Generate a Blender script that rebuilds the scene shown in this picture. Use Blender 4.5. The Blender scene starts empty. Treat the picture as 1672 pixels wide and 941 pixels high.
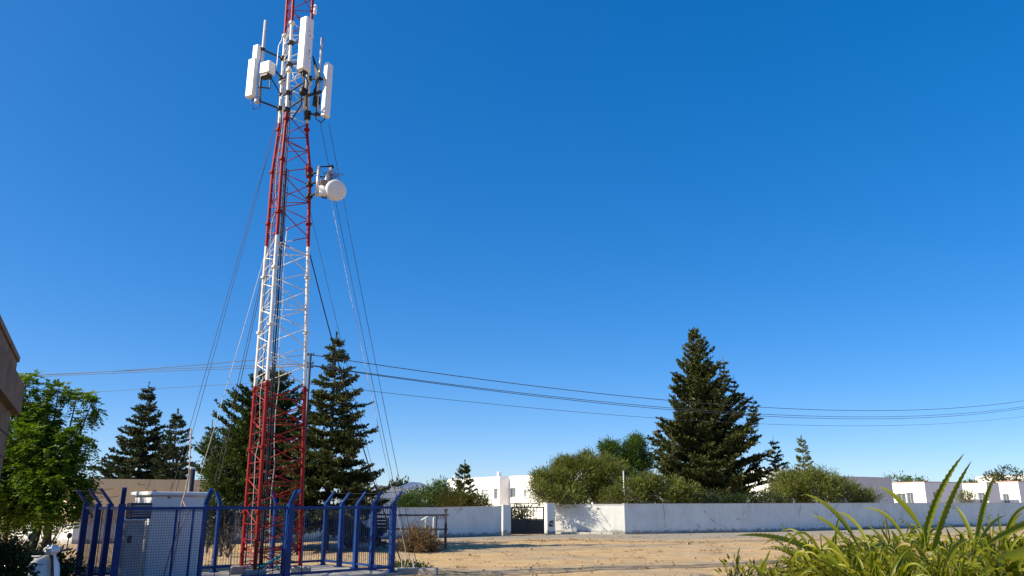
import bpy, math, random
import numpy as np
from mathutils import Vector, Matrix

R = math.radians
scene = bpy.context.scene
COL = scene.collection
PI = math.pi

# ------------------------------------------------------------------ camera model
F = 1300.0                    # focal length in photo pixels (1672 wide)
PITCH = math.atan2(822 - 470.5, F)
EYE = 1.7
CP, SP = math.cos(PITCH), math.sin(PITCH)

def P(px, py, Y):
    """world point that lies at ground distance Y in the direction of a photo pixel"""
    r = (px - 836.0) / F
    u = (470.5 - py) / F
    y = CP - SP * u
    z = SP + CP * u
    s = Y / y
    return Vector((r * s, Y, EYE + z * s))

def GX(px, Y, z=0.0):
    """world x of photo column px for a point at distance Y and height z"""
    depth = Y * CP + (z - EYE) * SP
    return (px - 836.0) / F * depth

cam_d = bpy.data.cameras.new("camera")
cam = bpy.data.objects.new("camera", cam_d)
COL.objects.link(cam)
cam.location = (0, 0, EYE)
cam.rotation_euler = (PI / 2 + PITCH, 0, 0)
cam_d.sensor_width = 36.0
cam_d.lens = 36.0 * F / 1672.0
cam_d.clip_start = 0.05
cam_d.clip_end = 8000
scene.camera = cam

# ------------------------------------------------------------------ light
SUN_EL = 35.0
sun_h = Vector((-0.95, -0.31, 0)).normalized()
to_sun = Vector((sun_h.x * math.cos(R(SUN_EL)), sun_h.y * math.cos(R(SUN_EL)), math.sin(R(SUN_EL))))
sd = bpy.data.lights.new("sun", 'SUN')
sd.energy = 3.3
sd.angle = R(0.53)
sd.color = (1.0, 0.91, 0.71)
so = bpy.data.objects.new("sun", sd)
COL.objects.link(so)
so.rotation_euler = to_sun.to_track_quat('Z', 'Y').to_euler()
so.location = to_sun * 60

w = bpy.data.worlds.new("World")
scene.world = w
w.use_nodes = True
nt = w.node_tree
nt.nodes.clear()
sky = nt.nodes.new('ShaderNodeTexSky')
sky.sky_type = 'NISHITA'
sky.sun_disc = False
sky.sun_elevation = R(SUN_EL)
sky.sun_rotation = math.atan2(sun_h.x, sun_h.y)
sky.altitude = 0
sky.air_density = 0.6
sky.dust_density = 0.5
sky.ozone_density = 4.0
hs = nt.nodes.new('ShaderNodeHueSaturation')
hs.inputs['Saturation'].default_value = 1.74
hs.inputs['Hue'].default_value = 0.509
gm = nt.nodes.new('ShaderNodeGamma')
gm.inputs[1].default_value = 0.6
bg = nt.nodes.new('ShaderNodeBackground')
bg.inputs['Strength'].default_value = 0.15
wo = nt.nodes.new('ShaderNodeOutputWorld')
nt.links.new(sky.outputs[0], gm.inputs[0])
nt.links.new(gm.outputs[0], hs.inputs['Color'])
nt.links.new(hs.outputs[0], bg.inputs[0])
nt.links.new(bg.outputs[0], wo.inputs[0])

scene.view_settings.view_transform = 'Standard'
scene.view_settings.look = 'None'
scene.view_settings.gamma = 1.0
scene.view_settings.use_curve_mapping = False
scene.view_settings.exposure = 1.2
scene.cycles.max_bounces = 6
scene.cycles.transparent_max_bounces = 4

# ------------------------------------------------------------------ materials
def newmat(name):
    m = bpy.data.materials.new(name)
    m.use_nodes = True
    t = m.node_tree
    b = t.nodes['Principled BSDF']
    return m, t, b

def N(t, typ, **kw):
    n = t.nodes.new(typ)
    for k, v in kw.items():
        setattr(n, k, v)
    return n

def noise(t, scale, detail=6, rough=0.6, coord=None):
    n = N(t, 'ShaderNodeTexNoise')
    n.inputs['Scale'].default_value = scale
    n.inputs['Detail'].default_value = detail
    n.inputs['Roughness'].default_value = rough
    if coord is not None:
        t.links.new(coord, n.inputs['Vector'])
    return n

def ramp(t, fac, stops):
    r = N(t, 'ShaderNodeValToRGB')
    e = r.color_ramp.elements
    while len(e) < len(stops):
        e.new(0.5)
    for el, (p, c) in zip(e, stops):
        el.position = p
        el.color = (*c, 1) if len(c) == 3 else c
    t.links.new(fac, r.inputs[0])
    return r

def objco(t):
    return N(t, 'ShaderNodeTexCoord').outputs['Object']

def worldco(t):
    return N(t, 'ShaderNodeNewGeometry').outputs['Position']

def mixc(t, fac, a, b, mode='MIX'):
    m = N(t, 'ShaderNodeMix', data_type='RGBA', blend_type=mode)
    for sock, v in ((m.inputs[0], fac), (m.inputs[6], a), (m.inputs[7], b)):
        if isinstance(v, (int, float)):
            sock.default_value = v
        elif isinstance(v, tuple):
            sock.default_value = (*v, 1)
        else:
            t.links.new(v, sock)
    return m.outputs[2]

def sc(c, k):
    return tuple(max(0.0, min(1.0, x * k)) for x in c)

def simple(name, col, rough=0.6, metal=0.0, var=0.18, nscale=6.0, bump=0.0, spec=0.4):
    m, t, b = newmat(name)
    co = worldco(t)
    n = noise(t, nscale, 8, 0.65, co)
    rp = ramp(t, n.outputs[0], [(0.25, sc(col, 1 - var)), (0.75, sc(col, 1 + var))])
    t.links.new(rp.outputs[0], b.inputs['Base Color'])
    b.inputs['Roughness'].default_value = rough
    b.inputs['Metallic'].default_value = metal
    b.inputs['Specular IOR Level'].default_value = spec
    if bump:
        bn = N(t, 'ShaderNodeBump')
        bn.inputs['Strength'].default_value = bump
        bn.inputs['Distance'].default_value = 0.02
        n2 = noise(t, nscale * 8, 6, 0.7, co)
        t.links.new(n2.outputs[0], bn.inputs['Height'])
        t.links.new(bn.outputs[0], b.inputs['Normal'])
    return m

def painted(name, col, stain, amount=0.5, low=0.35, rough=0.85, nscale=1.2, bump=0.15, cracks=False):
    """plastered and painted masonry: blotches, vertical streaks and a darker uneven band near the ground"""
    m, t, b = newmat(name)
    co = worldco(t)
    n1 = noise(t, nscale, 8, 0.7, co)
    mp = N(t, 'ShaderNodeMapping')
    mp.inputs['Scale'].default_value = (2.6, 2.6, 0.25)
    t.links.new(co, mp.inputs['Vector'])
    n2 = noise(t, 1.6, 7, 0.7, mp.outputs[0])
    r1 = ramp(t, n1.outputs[0], [(0.45, (0, 0, 0)), (0.8, (amount,) * 3)])
    r2 = ramp(t, n2.outputs[0], [(0.5, (0, 0, 0)), (0.85, (amount * .8,) * 3)])
    a = mixc(t, 1.0, r1.outputs[0], r2.outputs[0], 'ADD')
    c1 = mixc(t, a, col, stain)
    sx = N(t, 'ShaderNodeSeparateXYZ')
    t.links.new(co, sx.inputs[0])
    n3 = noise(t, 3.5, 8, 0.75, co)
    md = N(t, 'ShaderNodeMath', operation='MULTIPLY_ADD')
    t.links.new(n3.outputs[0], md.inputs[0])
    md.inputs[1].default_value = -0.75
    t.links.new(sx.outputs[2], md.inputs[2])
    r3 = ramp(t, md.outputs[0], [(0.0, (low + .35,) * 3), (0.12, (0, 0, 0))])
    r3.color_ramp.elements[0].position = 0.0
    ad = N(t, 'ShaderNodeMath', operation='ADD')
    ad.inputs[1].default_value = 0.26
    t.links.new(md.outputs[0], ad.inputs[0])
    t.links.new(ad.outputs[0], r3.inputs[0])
    c2 = mixc(t, r3.outputs[0], c1, sc(stain, .55))  # ragged band, darker towards the ground
    if cracks:
        wv = noise(t, 1.1, 5, 0.7, co)
        wc = mixc(t, 0.35, co, wv.outputs['Color'])
        vo = N(t, 'ShaderNodeTexVoronoi', feature='DISTANCE_TO_EDGE')
        vo.inputs['Scale'].default_value = .55
        t.links.new(wc, vo.inputs['Vector'])
        ck = ramp(t, vo.outputs['Distance'], [(0.004, (.7,) * 3), (0.016, (0, 0, 0))])
        mk = ramp(t, n1.outputs[0], [(0.48, (0, 0, 0)), (0.6, (1, 1, 1))])
        c2 = mixc(t, mixc(t, 1.0, ck.outputs[0], mk.outputs[0], 'MULTIPLY'), c2, sc(stain, .5))
        pn = noise(t, .55, 3, 0.4, co)
        pm = ramp(t, pn.outputs[0], [(0.56, (0, 0, 0)), (0.575, (.22,) * 3)])
        c2 = mixc(t, pm.outputs[0], c2, sc(col, .82))
    t.links.new(c2, b.inputs['Base Color'])
    b.inputs['Roughness'].default_value = rough
    b.inputs['Specular IOR Level'].default_value = 0.2
    bn = N(t, 'ShaderNodeBump')
    bn.inputs['Strength'].default_value = bump
    bn.inputs['Distance'].default_value = 0.02
    n4 = noise(t, 14, 7, 0.7, co)
    t.links.new(n4.outputs[0], bn.inputs['Height'])
    t.links.new(bn.outputs[0], b.inputs['Normal'])
    return m

def leafmat(name, cols, transl=0.35, rough=0.55, spec=0.3):
    m, t, b = newmat(name)
    g = N(t, 'ShaderNodeNewGeometry')
    rp = ramp(t, g.outputs['Random Per Island'], [(i / max(1, len(cols) - 1), c) for i, c in enumerate(cols)])
    n = noise(t, 0.9, 3, 0.5, g.outputs['Position'])
    r2 = ramp(t, n.outputs[0], [(0.3, (0.72, 0.78, 0.8)), (0.7, (1.18, 1.12, 1.0))])
    c = mixc(t, 1.0, rp.outputs[0], r2.outputs[0], 'MULTIPLY')
    t.links.new(c, b.inputs['Base Color'])
    b.inputs['Roughness'].default_value = rough
    b.inputs['Specular IOR Level'].default_value = spec
    tr = N(t, 'ShaderNodeBsdfTranslucent')
    t.links.new(mixc(t, 1.0, c, (1.25, 1.2, 0.55), 'MULTIPLY'), tr.inputs[0])
    mx = N(t, 'ShaderNodeMixShader')
    mx.inputs[0].default_value = transl
    t.links.new(b.outputs[0], mx.inputs[1])
    t.links.new(tr.outputs[0], mx.inputs[2])
    t.links.new(mx.outputs[0], t.nodes['Material Output'].inputs[0])
    return m

def tower_paint(name, bands, rough=0.5):
    """red and white aviation paint in horizontal bands of the mast, slightly chipped at the joints"""
    m, t, b = newmat(name)
    co = worldco(t)
    sx = N(t, 'ShaderNodeSeparateXYZ')
    t.links.new(co, sx.inputs[0])
    n = noise(t, 9, 6, 0.7, co)
    md = N(t, 'ShaderNodeMath', operation='MULTIPLY_ADD')
    t.links.new(n.outputs[0], md.inputs[0])
    md.inputs[1].default_value = 0.18
    t.links.new(sx.outputs[2], md.inputs[2])
    dv = N(t, 'ShaderNodeMath', operation='DIVIDE')
    t.links.new(md.outputs[0], dv.inputs[0])
    dv.inputs[1].default_value = 20.0
    red, white = (0.29, 0.013, 0.011), (0.78, 0.77, 0.74)
    st = []
    for z, c in bands:
        st.append((min(1, (z + .09) / 20.0), red if c == 'r' else white))
    rp = ramp(t, dv.outputs[0], st)
    rp.color_ramp.interpolation = 'CONSTANT'
    n2 = noise(t, 5, 8, 0.7, co)
    r2 = ramp(t, n2.outputs[0], [(0.28, (0.50, 0.44, 0.40)), (0.42, (0.86, 0.84, 0.82)), (0.66, (1.05, 1.05, 1.05))])
    c = mixc(t, 1.0, rp.outputs[0], r2.outputs[0], 'MULTIPLY')
    t.links.new(c, b.inputs['Base Color'])
    b.inputs['Roughness'].default_value = rough
    b.inputs['Specular IOR Level'].default_value = 0.25
    return m

M = {}
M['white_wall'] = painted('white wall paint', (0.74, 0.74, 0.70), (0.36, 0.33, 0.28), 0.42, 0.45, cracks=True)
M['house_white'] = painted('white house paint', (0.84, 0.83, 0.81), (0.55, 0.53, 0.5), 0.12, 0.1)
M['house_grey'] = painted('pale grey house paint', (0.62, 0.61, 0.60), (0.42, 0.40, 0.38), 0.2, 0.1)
M['beige_wall'] = painted('beige plaster', (0.78, 0.59, 0.36), (0.46, 0.34, 0.21), 0.35, 0.2)
M['stone'] = painted('brown stone cladding', (0.25, 0.17, 0.11), (0.06, 0.042, 0.03), 0.85, 0.1, 0.9, 2.6, 0.7)
M['tower'] = tower_paint('red and white mast paint', [(0, 'r'), (4.55, 'w'), (8.3, 'r'), (11.9, 'w'), (14.75, 'r'), (17, 'w')])
M['blue_paint'] = simple('blue fence paint', (0.004, 0.036, 0.17), 0.45, 0, 0.35, 5, 0, 0.22)
def rusted(m, amount=.72, col=(0.10, 0.045, 0.02)):
    t = m.node_tree; b = t.nodes['Principled BSDF']
    src = b.inputs['Base Color'].links[0].from_socket
    n = noise(t, 7, 9, 0.75, worldco(t))
    r_ = ramp(t, n.outputs[0], [(amount - .06, (0, 0, 0)), (amount, (.9,) * 3)])
    t.links.new(mixc(t, r_.outputs[0], src, col), b.inputs['Base Color'])
rusted(M['blue_paint'], .66)
M['blue_wire'] = simple('blue fence wire', (0.003, 0.020, 0.10), 0.5, 0, 0.2, 5, 0, 0.2)
M['black_metal'] = simple('black gate paint', (0.018, 0.018, 0.02), 0.5, 0, 0.25, 6)
M['dark_steel'] = simple('dark steel', (0.04, 0.042, 0.048), 0.5, 0.3, 0.3, 12)
M['galv'] = simple('galvanised steel', (0.55, 0.56, 0.57), 0.42, 0.35, 0.15, 14)
M['antenna_white'] = simple('antenna plastic', (0.80, 0.80, 0.78), 0.42, 0, 0.05, 4)
M['radome'] = simple('radome plastic', (0.76, 0.73, 0.68), 0.4, 0, 0.06, 5)
M['cable'] = simple('black cable', (0.012, 0.012, 0.013), 0.5, 0, 0.2, 10)
M['wire_grey'] = simple('grey guy wire', (0.07, 0.07, 0.075), 0.6, 0.0, 0.2, 3)
M['rope_light'] = simple('pale rope', (0.6, 0.58, 0.54), 0.8, 0, 0.2, 8)
M['cabinet'] = painted('grey white cabinet panel', (0.66, 0.67, 0.68), (0.40, 0.39, 0.37), 0.22, 0.1, 0.5, 1.5, 0.05)
M['cabinet_dark'] = simple('grey cabinet steel', (0.27, 0.30, 0.32), 0.5, 0.1, 0.2, 3)
M['concrete'] = simple('concrete', (0.36, 0.33, 0.29), 0.9, 0, 0.25, 3, 0.5)
M['kerb'] = simple('pale kerb stone', (0.52, 0.48, 0.42), 0.9, 0, 0.25, 3, 0.5)
M['bark'] = simple('bark', (0.10, 0.07, 0.05), 0.9, 0, 0.4, 10, 0.8)
M['bark_pale'] = simple('pale bark', (0.22, 0.18, 0.14), 0.9, 0, 0.4, 10, 0.8)
M['dry_twig'] = leafmat('dry twigs', [(0.10, 0.062, 0.032), (0.19, 0.12, 0.062), (0.27, 0.185, 0.10)], 0.05, 0.8, 0.1)
M['rusty'] = simple('rusty painted pipe', (0.36, 0.25, 0.20), 0.75, 0.1, 0.6, 7, 0.4)
M['dark_rust'] = simple('dark rusted pipe', (0.075, 0.05, 0.04), 0.75, 0.1, 0.4, 7, 0.4)
M['white_paint'] = simple('white enamel', (0.72, 0.72, 0.71), 0.4, 0, 0.1, 5)
M['scooter_white'] = simple('scooter panel', (0.70, 0.71, 0.73), 0.3, 0, 0.04, 5)
M['rubber'] = simple('rubber', (0.02, 0.02, 0.02), 0.8, 0, 0.2, 10)
M['seat_brown'] = simple('brown vinyl', (0.09, 0.045, 0.025), 0.5, 0, 0.2, 8)
M['red_lens'] = simple('red lens', (0.35, 0.012, 0.012), 0.25, 0, 0.1, 8)
M['teal'] = simple('teal hose', (0.03, 0.30, 0.30), 0.5, 0, 0.15, 8)
M['wood'] = simple('weathered timber', (0.28, 0.19, 0.12), 0.85, 0, 0.4, 9, 0.4)
M['yellow'] = simple('yellow band', (0.55, 0.38, 0.04), 0.6, 0, 0.15, 6)
M['glass'] = simple('window glass', (0.10, 0.13, 0.16), 0.08, 0, 0.3, 2, 0, 0.8)
M['pale_blind'] = simple('pale roller blind', (0.50, 0.53, 0.54), 0.6, 0, 0.1, 20)
M['terracotta'] = simple('terracotta coping', (0.42, 0.19, 0.12), 0.85, 0, 0.25, 6)
M['clod'] = simple('dry earth clods', (0.30, 0.20, 0.115), 0.95, 0, 0.4, 5, 0.6)
M['soil'] = simple('planter soil', (0.10, 0.07, 0.045), 0.95, 0, 0.4, 12, 0.8)

M['spruce'] = leafmat('dark spruce needles', [(0.02, 0.038, 0.014), (0.042, 0.062, 0.018), (0.075, 0.095, 0.026)], 0.12)
M['spruce_olive'] = leafmat('olive spruce needles', [(0.030, 0.045, 0.015), (0.068, 0.085, 0.024), (0.130, 0.138, 0.036)], 0.15)
M['pine'] = leafmat('green pine needles', [(0.022, 0.048, 0.014), (0.055, 0.088, 0.018), (0.105, 0.130, 0.025)], 0.22)
M['bluish'] = leafmat('blue spruce needles', [(0.020, 0.036, 0.018), (0.038, 0.058, 0.025), (0.068, 0.086, 0.034)], 0.12)
M['neem'] = leafmat('pinnate leaves', [(0.045, 0.10, 0.010), (0.11, 0.20, 0.014), (0.23, 0.32, 0.03)], 0.42)
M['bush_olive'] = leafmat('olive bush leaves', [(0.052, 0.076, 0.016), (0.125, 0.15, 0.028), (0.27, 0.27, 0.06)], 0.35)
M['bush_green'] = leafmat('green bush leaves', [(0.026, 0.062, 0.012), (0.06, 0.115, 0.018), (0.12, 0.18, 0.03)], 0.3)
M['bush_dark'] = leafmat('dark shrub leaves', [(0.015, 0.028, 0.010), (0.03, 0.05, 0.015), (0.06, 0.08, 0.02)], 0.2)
M['rust_tips'] = leafmat('reddish hedge tips', [(0.03, 0.06, 0.012), (0.06, 0.085, 0.018), (0.09, 0.10, 0.022), (0.17, 0.085, 0.03)], 0.3)
M['fern'] = leafmat('fern leaflets', [(0.04, 0.068, 0.005), (0.13, 0.150, 0.009), (0.33, 0.295, 0.026)], 0.36, 0.42, 0.4)
M['fern_blade'] = leafmat('sword fern blade', [(0.13, 0.165, 0.007), (0.23, 0.255, 0.011), (0.37, 0.335, 0.02)], 0.48, 0.4, 0.4)
M['fern_dry'] = leafmat('yellowing fern leaflets', [(0.16, 0.14, 0.02), (0.30, 0.25, 0.05), (0.38, 0.28, 0.10)], 0.35)
M['flower_white'] = leafmat('white petals', [(0.7, 0.68, 0.66), (0.8, 0.78, 0.74)], 0.3)
M['flower_red'] = leafmat('magenta bracts', [(0.22, 0.012, 0.03), (0.38, 0.03, 0.07)], 0.3)

def ground_mat(name, road=False):
    m, t, b = newmat(name)
    co = worldco(t)
    mp = N(t, 'ShaderNodeMapping')
    mp.inputs['Scale'].default_value = (0.45, 1.3, 1)
    mp.inputs['Rotation'].default_value = (0, 0, R(-12))
    t.links.new(co, mp.inputs[0])
    big = noise(t, 0.30, 8, 0.65, mp.outputs[0])
    mid = noise(t, 1.6, 9, 0.7, mp.outputs[0])
    fine = noise(t, 16, 6, 0.75, co)
    sand = ramp(t, mid.outputs[0], [(0.25, (0.35, 0.215, 0.10)), (0.5, (0.57, 0.385, 0.195)), (0.8, (0.70, 0.505, 0.28))]).outputs[0]
    grey = ramp(t, mid.outputs[0], [(0.25, (0.24, 0.215, 0.175)), (0.75, (0.42, 0.38, 0.31))]).outputs[0]
    mfac = ramp(t, big.outputs[0], [(0.46, (0, 0, 0)), (0.66, (0.75,) * 3)]).outputs[0]
    if road:
        at = N(t, 'ShaderNodeAttribute', attribute_name='edge')
        md = N(t, 'ShaderNodeMath', operation='MULTIPLY_ADD')
        t.links.new(mid.outputs[0], md.inputs[0])
        md.inputs[1].default_value = 0.9
        t.links.new(at.outputs['Fac'], md.inputs[2])
        mfac = ramp(t, md.outputs[0], [(0.55, (0.2,) * 3), (1.0, (0.95,) * 3)]).outputs[0]
    c = mixc(t, mfac, sand, grey)
    fr = ramp(t, fine.outputs[0], [(0.30, (0.55, 0.53, 0.5)), (0.55, (1, 1, 1)), (0.8, (1.15, 1.13, 1.1))])
    c = mixc(t, 1.0, c, fr.outputs[0], 'MULTIPLY')
    # scattered darker organic bits
    vo = N(t, 'ShaderNodeTexVoronoi')
    vo.inputs['Scale'].default_value = 2.3
    t.links.new(mp.outputs[0], vo.inputs['Vector'])
    vr = ramp(t, vo.outputs['Distance'], [(0.06, (0.7,) * 3), (0.13, (0, 0, 0))])
    c = mixc(t, vr.outputs[0], c, (0.15, 0.10, 0.055))
    t.links.new(c, b.inputs['Base Color'])
    b.inputs['Roughness'].default_value = 0.95
    b.inputs['Specular IOR Level'].default_value = 0.15
    bn = N(t, 'ShaderNodeBump')
    bn.inputs['Strength'].default_value = 0.8
    bn.inputs['Distance'].default_value = 0.10
    s = N(t, 'ShaderNodeMath', operation='MULTIPLY_ADD')
    t.links.new(fine.outputs[0], s.inputs[0])
    s.inputs[1].default_value = 0.35
    t.links.new(mid.outputs[0], s.inputs[2])
    t.links.new(s.outputs[0], bn.inputs['Height'])
    t.links.new(bn.outputs[0], b.inputs['Normal'])
    return m
M['sand'] = ground_mat('sandy ground')
M['road'] = ground_mat('gravelly road', True)

# ------------------------------------------------------------------ object helpers
ORI = {}

def tag(o, label=None, cat=None, group=None, kind=None):
    if label: o['label'] = label
    if cat: o['category'] = cat
    if group: o['group'] = group
    if kind: o['kind'] = kind
    return o

def thing(name, label, cat, loc, group=None):
    o = bpy.data.objects.new(name, None)
    o.empty_display_size = 0.2
    COL.objects.link(o)
    o.location = loc
    ORI[o.name] = Vector(loc)
    return tag(o, label, cat, group)

def link(name, me, mat, parent=None, origin=None):
    o = bpy.data.objects.new(name, me)
    COL.objects.link(o)
    mats = mat if isinstance(mat, (list, tuple)) else [mat]
    for mm in mats:
        me.materials.append(mm)
    if parent is not None:
        o.parent = parent
        ORI[o.name] = ORI[parent.name]
    else:
        ORI[o.name] = Vector(origin) if origin is not None else Vector((0, 0, 0))
        if origin is not None:
            o.location = origin
    return o

class MB:
    def __init__(self):
        self.v = []; self.f = []
    def poly(self, pts):
        n = len(self.v)
        self.v += [tuple(p) for p in pts]
        self.f.append(tuple(range(n, n + len(pts))))
    def hexa(self, p):
        """8 corners: bottom ring 0-3, top ring 4-7 (counter-clockwise seen from above)"""
        n = len(self.v)
        self.v += [tuple(q) for q in p]
        for q in ((3, 2, 1, 0), (4, 5, 6, 7), (0, 1, 5, 4), (1, 2, 6, 5), (2, 3, 7, 6), (3, 0, 4, 7)):
            self.f.append(tuple(n + i for i in q))
    def box(self, c, size, rz=0.0, mat=None):
        c = Vector(c); sx, sy, sz = size[0] / 2, size[1] / 2, size[2] / 2
        m = mat if mat is not None else Matrix.Rotation(rz, 3, 'Z')
        pts = [c + m @ Vector(q) for q in ((-sx, -sy, -sz), (sx, -sy, -sz), (sx, sy, -sz), (-sx, sy, -sz),
                                           (-sx, -sy, sz), (sx, -sy, sz), (sx, sy, sz), (-sx, sy, sz))]
        self.hexa(pts)
    def bbox(self, c, size, rz=0.0, bev=0.02):
        """box with chamfered vertical edges and top rim"""
        c = Vector(c); sx, sy, sz = size[0] / 2, size[1] / 2, size[2] / 2
        m = Matrix.Rotation(rz, 3, 'Z')
        def ring(ix, iy, z):
            b = bev
            q = [(-ix + b, -iy), (ix - b, -iy), (ix, -iy + b), (ix, iy - b), (ix - b, iy), (-ix + b, iy), (-ix, iy - b), (-ix, -iy + b)]
            return [c + m @ Vector((x, y, z)) for x, y in q]
        rs = [ring(sx - bev, sy - bev, -sz), ring(sx, sy, -sz + bev), ring(sx, sy, sz - bev), ring(sx - bev, sy - bev, sz)]
        n = len(self.v)
        for r_ in rs: self.v += [tuple(p) for p in r_]
        for k in range(3):
            for i in range(8):
                j = (i + 1) % 8
                self.f.append((n + k * 8 + i, n + k * 8 + j, n + k * 8 + 8 + j, n + k * 8 + 8 + i))
        self.f.append(tuple(n + 7 - i for i in range(8)))
        self.f.append(tuple(n + 24 + i for i in range(8)))
    def bar(self, a, b, wd, ht=None, up=(0, 0, 1)):
        a = Vector(a); b = Vector(b); d = (b - a).normalized()
        u = Vector(up)
        if abs(d.dot(u)) > .98: u = Vector((0, 1, 0))
        s = d.cross(u).normalized(); u = s.cross(d)
        ht = ht or wd
        s *= wd / 2; u *= ht / 2
        self.hexa([a - s - u, a + s - u, b + s - u, b - s - u, a - s + u, a + s + u, b + s + u, b - s + u])
    def tube(self, pts, r, sides=8, cap=True):
        pts = [Vector(p) for p in pts]
        n0 = len(self.v); k = len(pts)
        rs = r if isinstance(r, (list, tuple)) else [r] * k
        prev = None
        for i, p in enumerate(pts):
            d = (pts[min(i + 1, k - 1)] - pts[max(i - 1, 0)]).normalized()
            if prev is None:
                u = Vector((0, 0, 1)) if abs(d.z) < .9 else Vector((1, 0, 0))
                s = d.cross(u).normalized()
            else:
                s = (prev - d * prev.dot(d)).normalized()
            prev = s
            u = s.cross(d)
            for q in range(sides):
                a = 2 * PI * q / sides
                self.v.append(tuple(p + (s * math.cos(a) + u * math.sin(a)) * rs[i]))
        for i in range(k - 1):
            for q in range(sides):
                q2 = (q + 1) % sides
                self.f.append((n0 + i * sides + q, n0 + i * sides + q2, n0 + (i + 1) * sides + q2, n0 + (i + 1) * sides + q))
        if cap:
            self.f.append(tuple(n0 + q for q in reversed(range(sides))))
            self.f.append(tuple(n0 + (k - 1) * sides + q for q in range(sides)))
    def lathe(self, base, axis, prof, sides=24):
        """prof: (distance along axis, radius)"""
        axis = Vector(axis).normalized()
        self_pts = [Vector(base) + axis * t for t, _ in prof]
        u = Vector((0, 0, 1)) if abs(axis.z) < .9 else Vector((1, 0, 0))
        s = axis.cross(u).normalized(); u = s.cross(axis)
        n0 = len(self.v)
        for (t, rr), p in zip(prof, self_pts):
            for q in range(sides):
                a = 2 * PI * q / sides
                self.v.append(tuple(p + (s * math.cos(a) + u * math.sin(a)) * rr))
        for i in range(len(prof) - 1):
            for q in range(sides):
                q2 = (q + 1) % sides
                self.f.append((n0 + i * sides + q, n0 + i * sides + q2, n0 + (i + 1) * sides + q2, n0 + (i + 1) * sides + q))
        self.f.append(tuple(n0 + q for q in reversed(range(sides))))
        self.f.append(tuple(n0 + (len(prof) - 1) * sides + q for q in range(sides)))
    def wall(self, p0, du, L, z0, H, holes, nrm, depth=0.18):
        """one wall face with real openings: holes = (u0,u1,v0,v1); reveals go inwards"""
        p0 = Vector(p0); du = Vector(du).normalized(); nrm = Vector(nrm).normalized()
        us = sorted({0, L, *[h[0] for h in holes], *[h[1] for h in holes]})
        vs = sorted({0, H, *[h[2] for h in holes], *[h[3] for h in holes]})
        def q(u, v, d=0): return p0 + du * u + Vector((0, 0, z0 + v)) - nrm * d
        flip = du.cross(Vector((0, 0, 1))).dot(nrm) < 0
        def add(a):
            self.poly(a[::-1] if flip else a)
        for i in range(len(us) - 1):
            for j in range(len(vs) - 1):
                um, vm = (us[i] + us[i + 1]) / 2, (vs[j] + vs[j + 1]) / 2
                if any(h[0] < um < h[1] and h[2] < vm < h[3] for h in holes): continue
                add([q(us[i], vs[j]), q(us[i + 1], vs[j]), q(us[i + 1], vs[j + 1]), q(us[i], vs[j + 1])])
        for h in holes:
            a, b_, c, d_ = h
            add([q(a, c), q(a, c, depth), q(b_, c, depth), q(b_, c)][::-1])
            add([q(a, d_), q(b_, d_), q(b_, d_, depth), q(a, d_, depth)][::-1])
            add([q(a, c), q(a, d_), q(a, d_, depth), q(a, c, depth)][::-1])
            add([q(b_, c), q(b_, c, depth), q(b_, d_, depth), q(b_, d_)][::-1])
    def build(self, name, mat, parent=None, smooth=False, origin=None):
        off = ORI[parent.name] if parent is not None else (Vector(origin) if origin is not None else Vector((0, 0, 0)))
        me = bpy.data.meshes.new(name)
        vv = [(x - off.x, y - off.y, z - off.z) for x, y, z in self.v]
        me.from_pydata(vv, [], self.f)
        me.validate()
        if smooth:
            me.polygons.foreach_set('use_smooth', [True] * len(me.polygons))
        return link(name, me, mat, parent, origin)

def smooth_by_angle(o, ang=40):
    me = o.data
    me.polygons.foreach_set('use_smooth', [True] * len(me.polygons))
    import bmesh
    bm = bmesh.new(); bm.from_mesh(me)
    for e in bm.edges:
        if len(e.link_faces) == 2 and e.calc_face_angle(0) > R(ang):
            e.smooth = False
    bm.to_mesh(me); bm.free()
    return o

# vectorised leaf blades ---------------------------------------------------
class Leaves:
    def __init__(self, seed):
        self.rg = np.random.default_rng(seed)
        self.b = []; self.d = []; self.l = []; self.w = []; self.n = []
    def add(self, base, direc, length, width, nrm=None):
        base = np.asarray(base, float).reshape(-1, 3)
        direc = np.asarray(direc, float).reshape(-1, 3)
        direc = direc / (np.linalg.norm(direc, axis=1, keepdims=True) + 1e-9)
        k = len(base)
        self.b.append(base); self.d.append(direc)
        self.l.append(np.broadcast_to(np.asarray(length, float), (k,)).copy())
        self.w.append(np.broadcast_to(np.asarray(width, float), (k,)).copy())
        if nrm is None:
            nrm = self.rg.normal(size=(k, 3))
        self.n.append(np.broadcast_to(np.asarray(nrm, float).reshape(-1, 3), (k, 3)).copy())
    def build(self, name, mat, parent, origin=None, mid=0.45):
        b = np.concatenate(self.b); d = np.concatenate(self.d)
        l = np.concatenate(self.l)[:, None]; w = np.concatenate(self.w)[:, None]; n = np.concatenate(self.n)
        s = np.cross(d, n); s /= (np.linalg.norm(s, axis=1, keepdims=True) + 1e-9)
        k = len(b)
        v = np.empty((k, 4, 3))
        v[:, 0] = b
        v[:, 1] = b + d * l * mid + s * w * .5
        v[:, 2] = b + d * l
        v[:, 3] = b + d * l * mid - s * w * .5
        off = np.array(ORI[parent.name] if parent is not None else (origin or (0, 0, 0)))
        v = v.reshape(-1, 3) - off
        me = bpy.data.meshes.new(name)
        me.vertices.add(4 * k); me.loops.add(4 * k); me.polygons.add(k)
        me.vertices.foreach_set('co', v.astype(np.float32).ravel())
        me.loops.foreach_set('vertex_index', np.arange(4 * k, dtype=np.int32))
        me.polygons.foreach_set('loop_start', np.arange(0, 4 * k, 4, dtype=np.int32))
        me.update(calc_edges=True)
        return link(name, me, mat, parent, origin)

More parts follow.
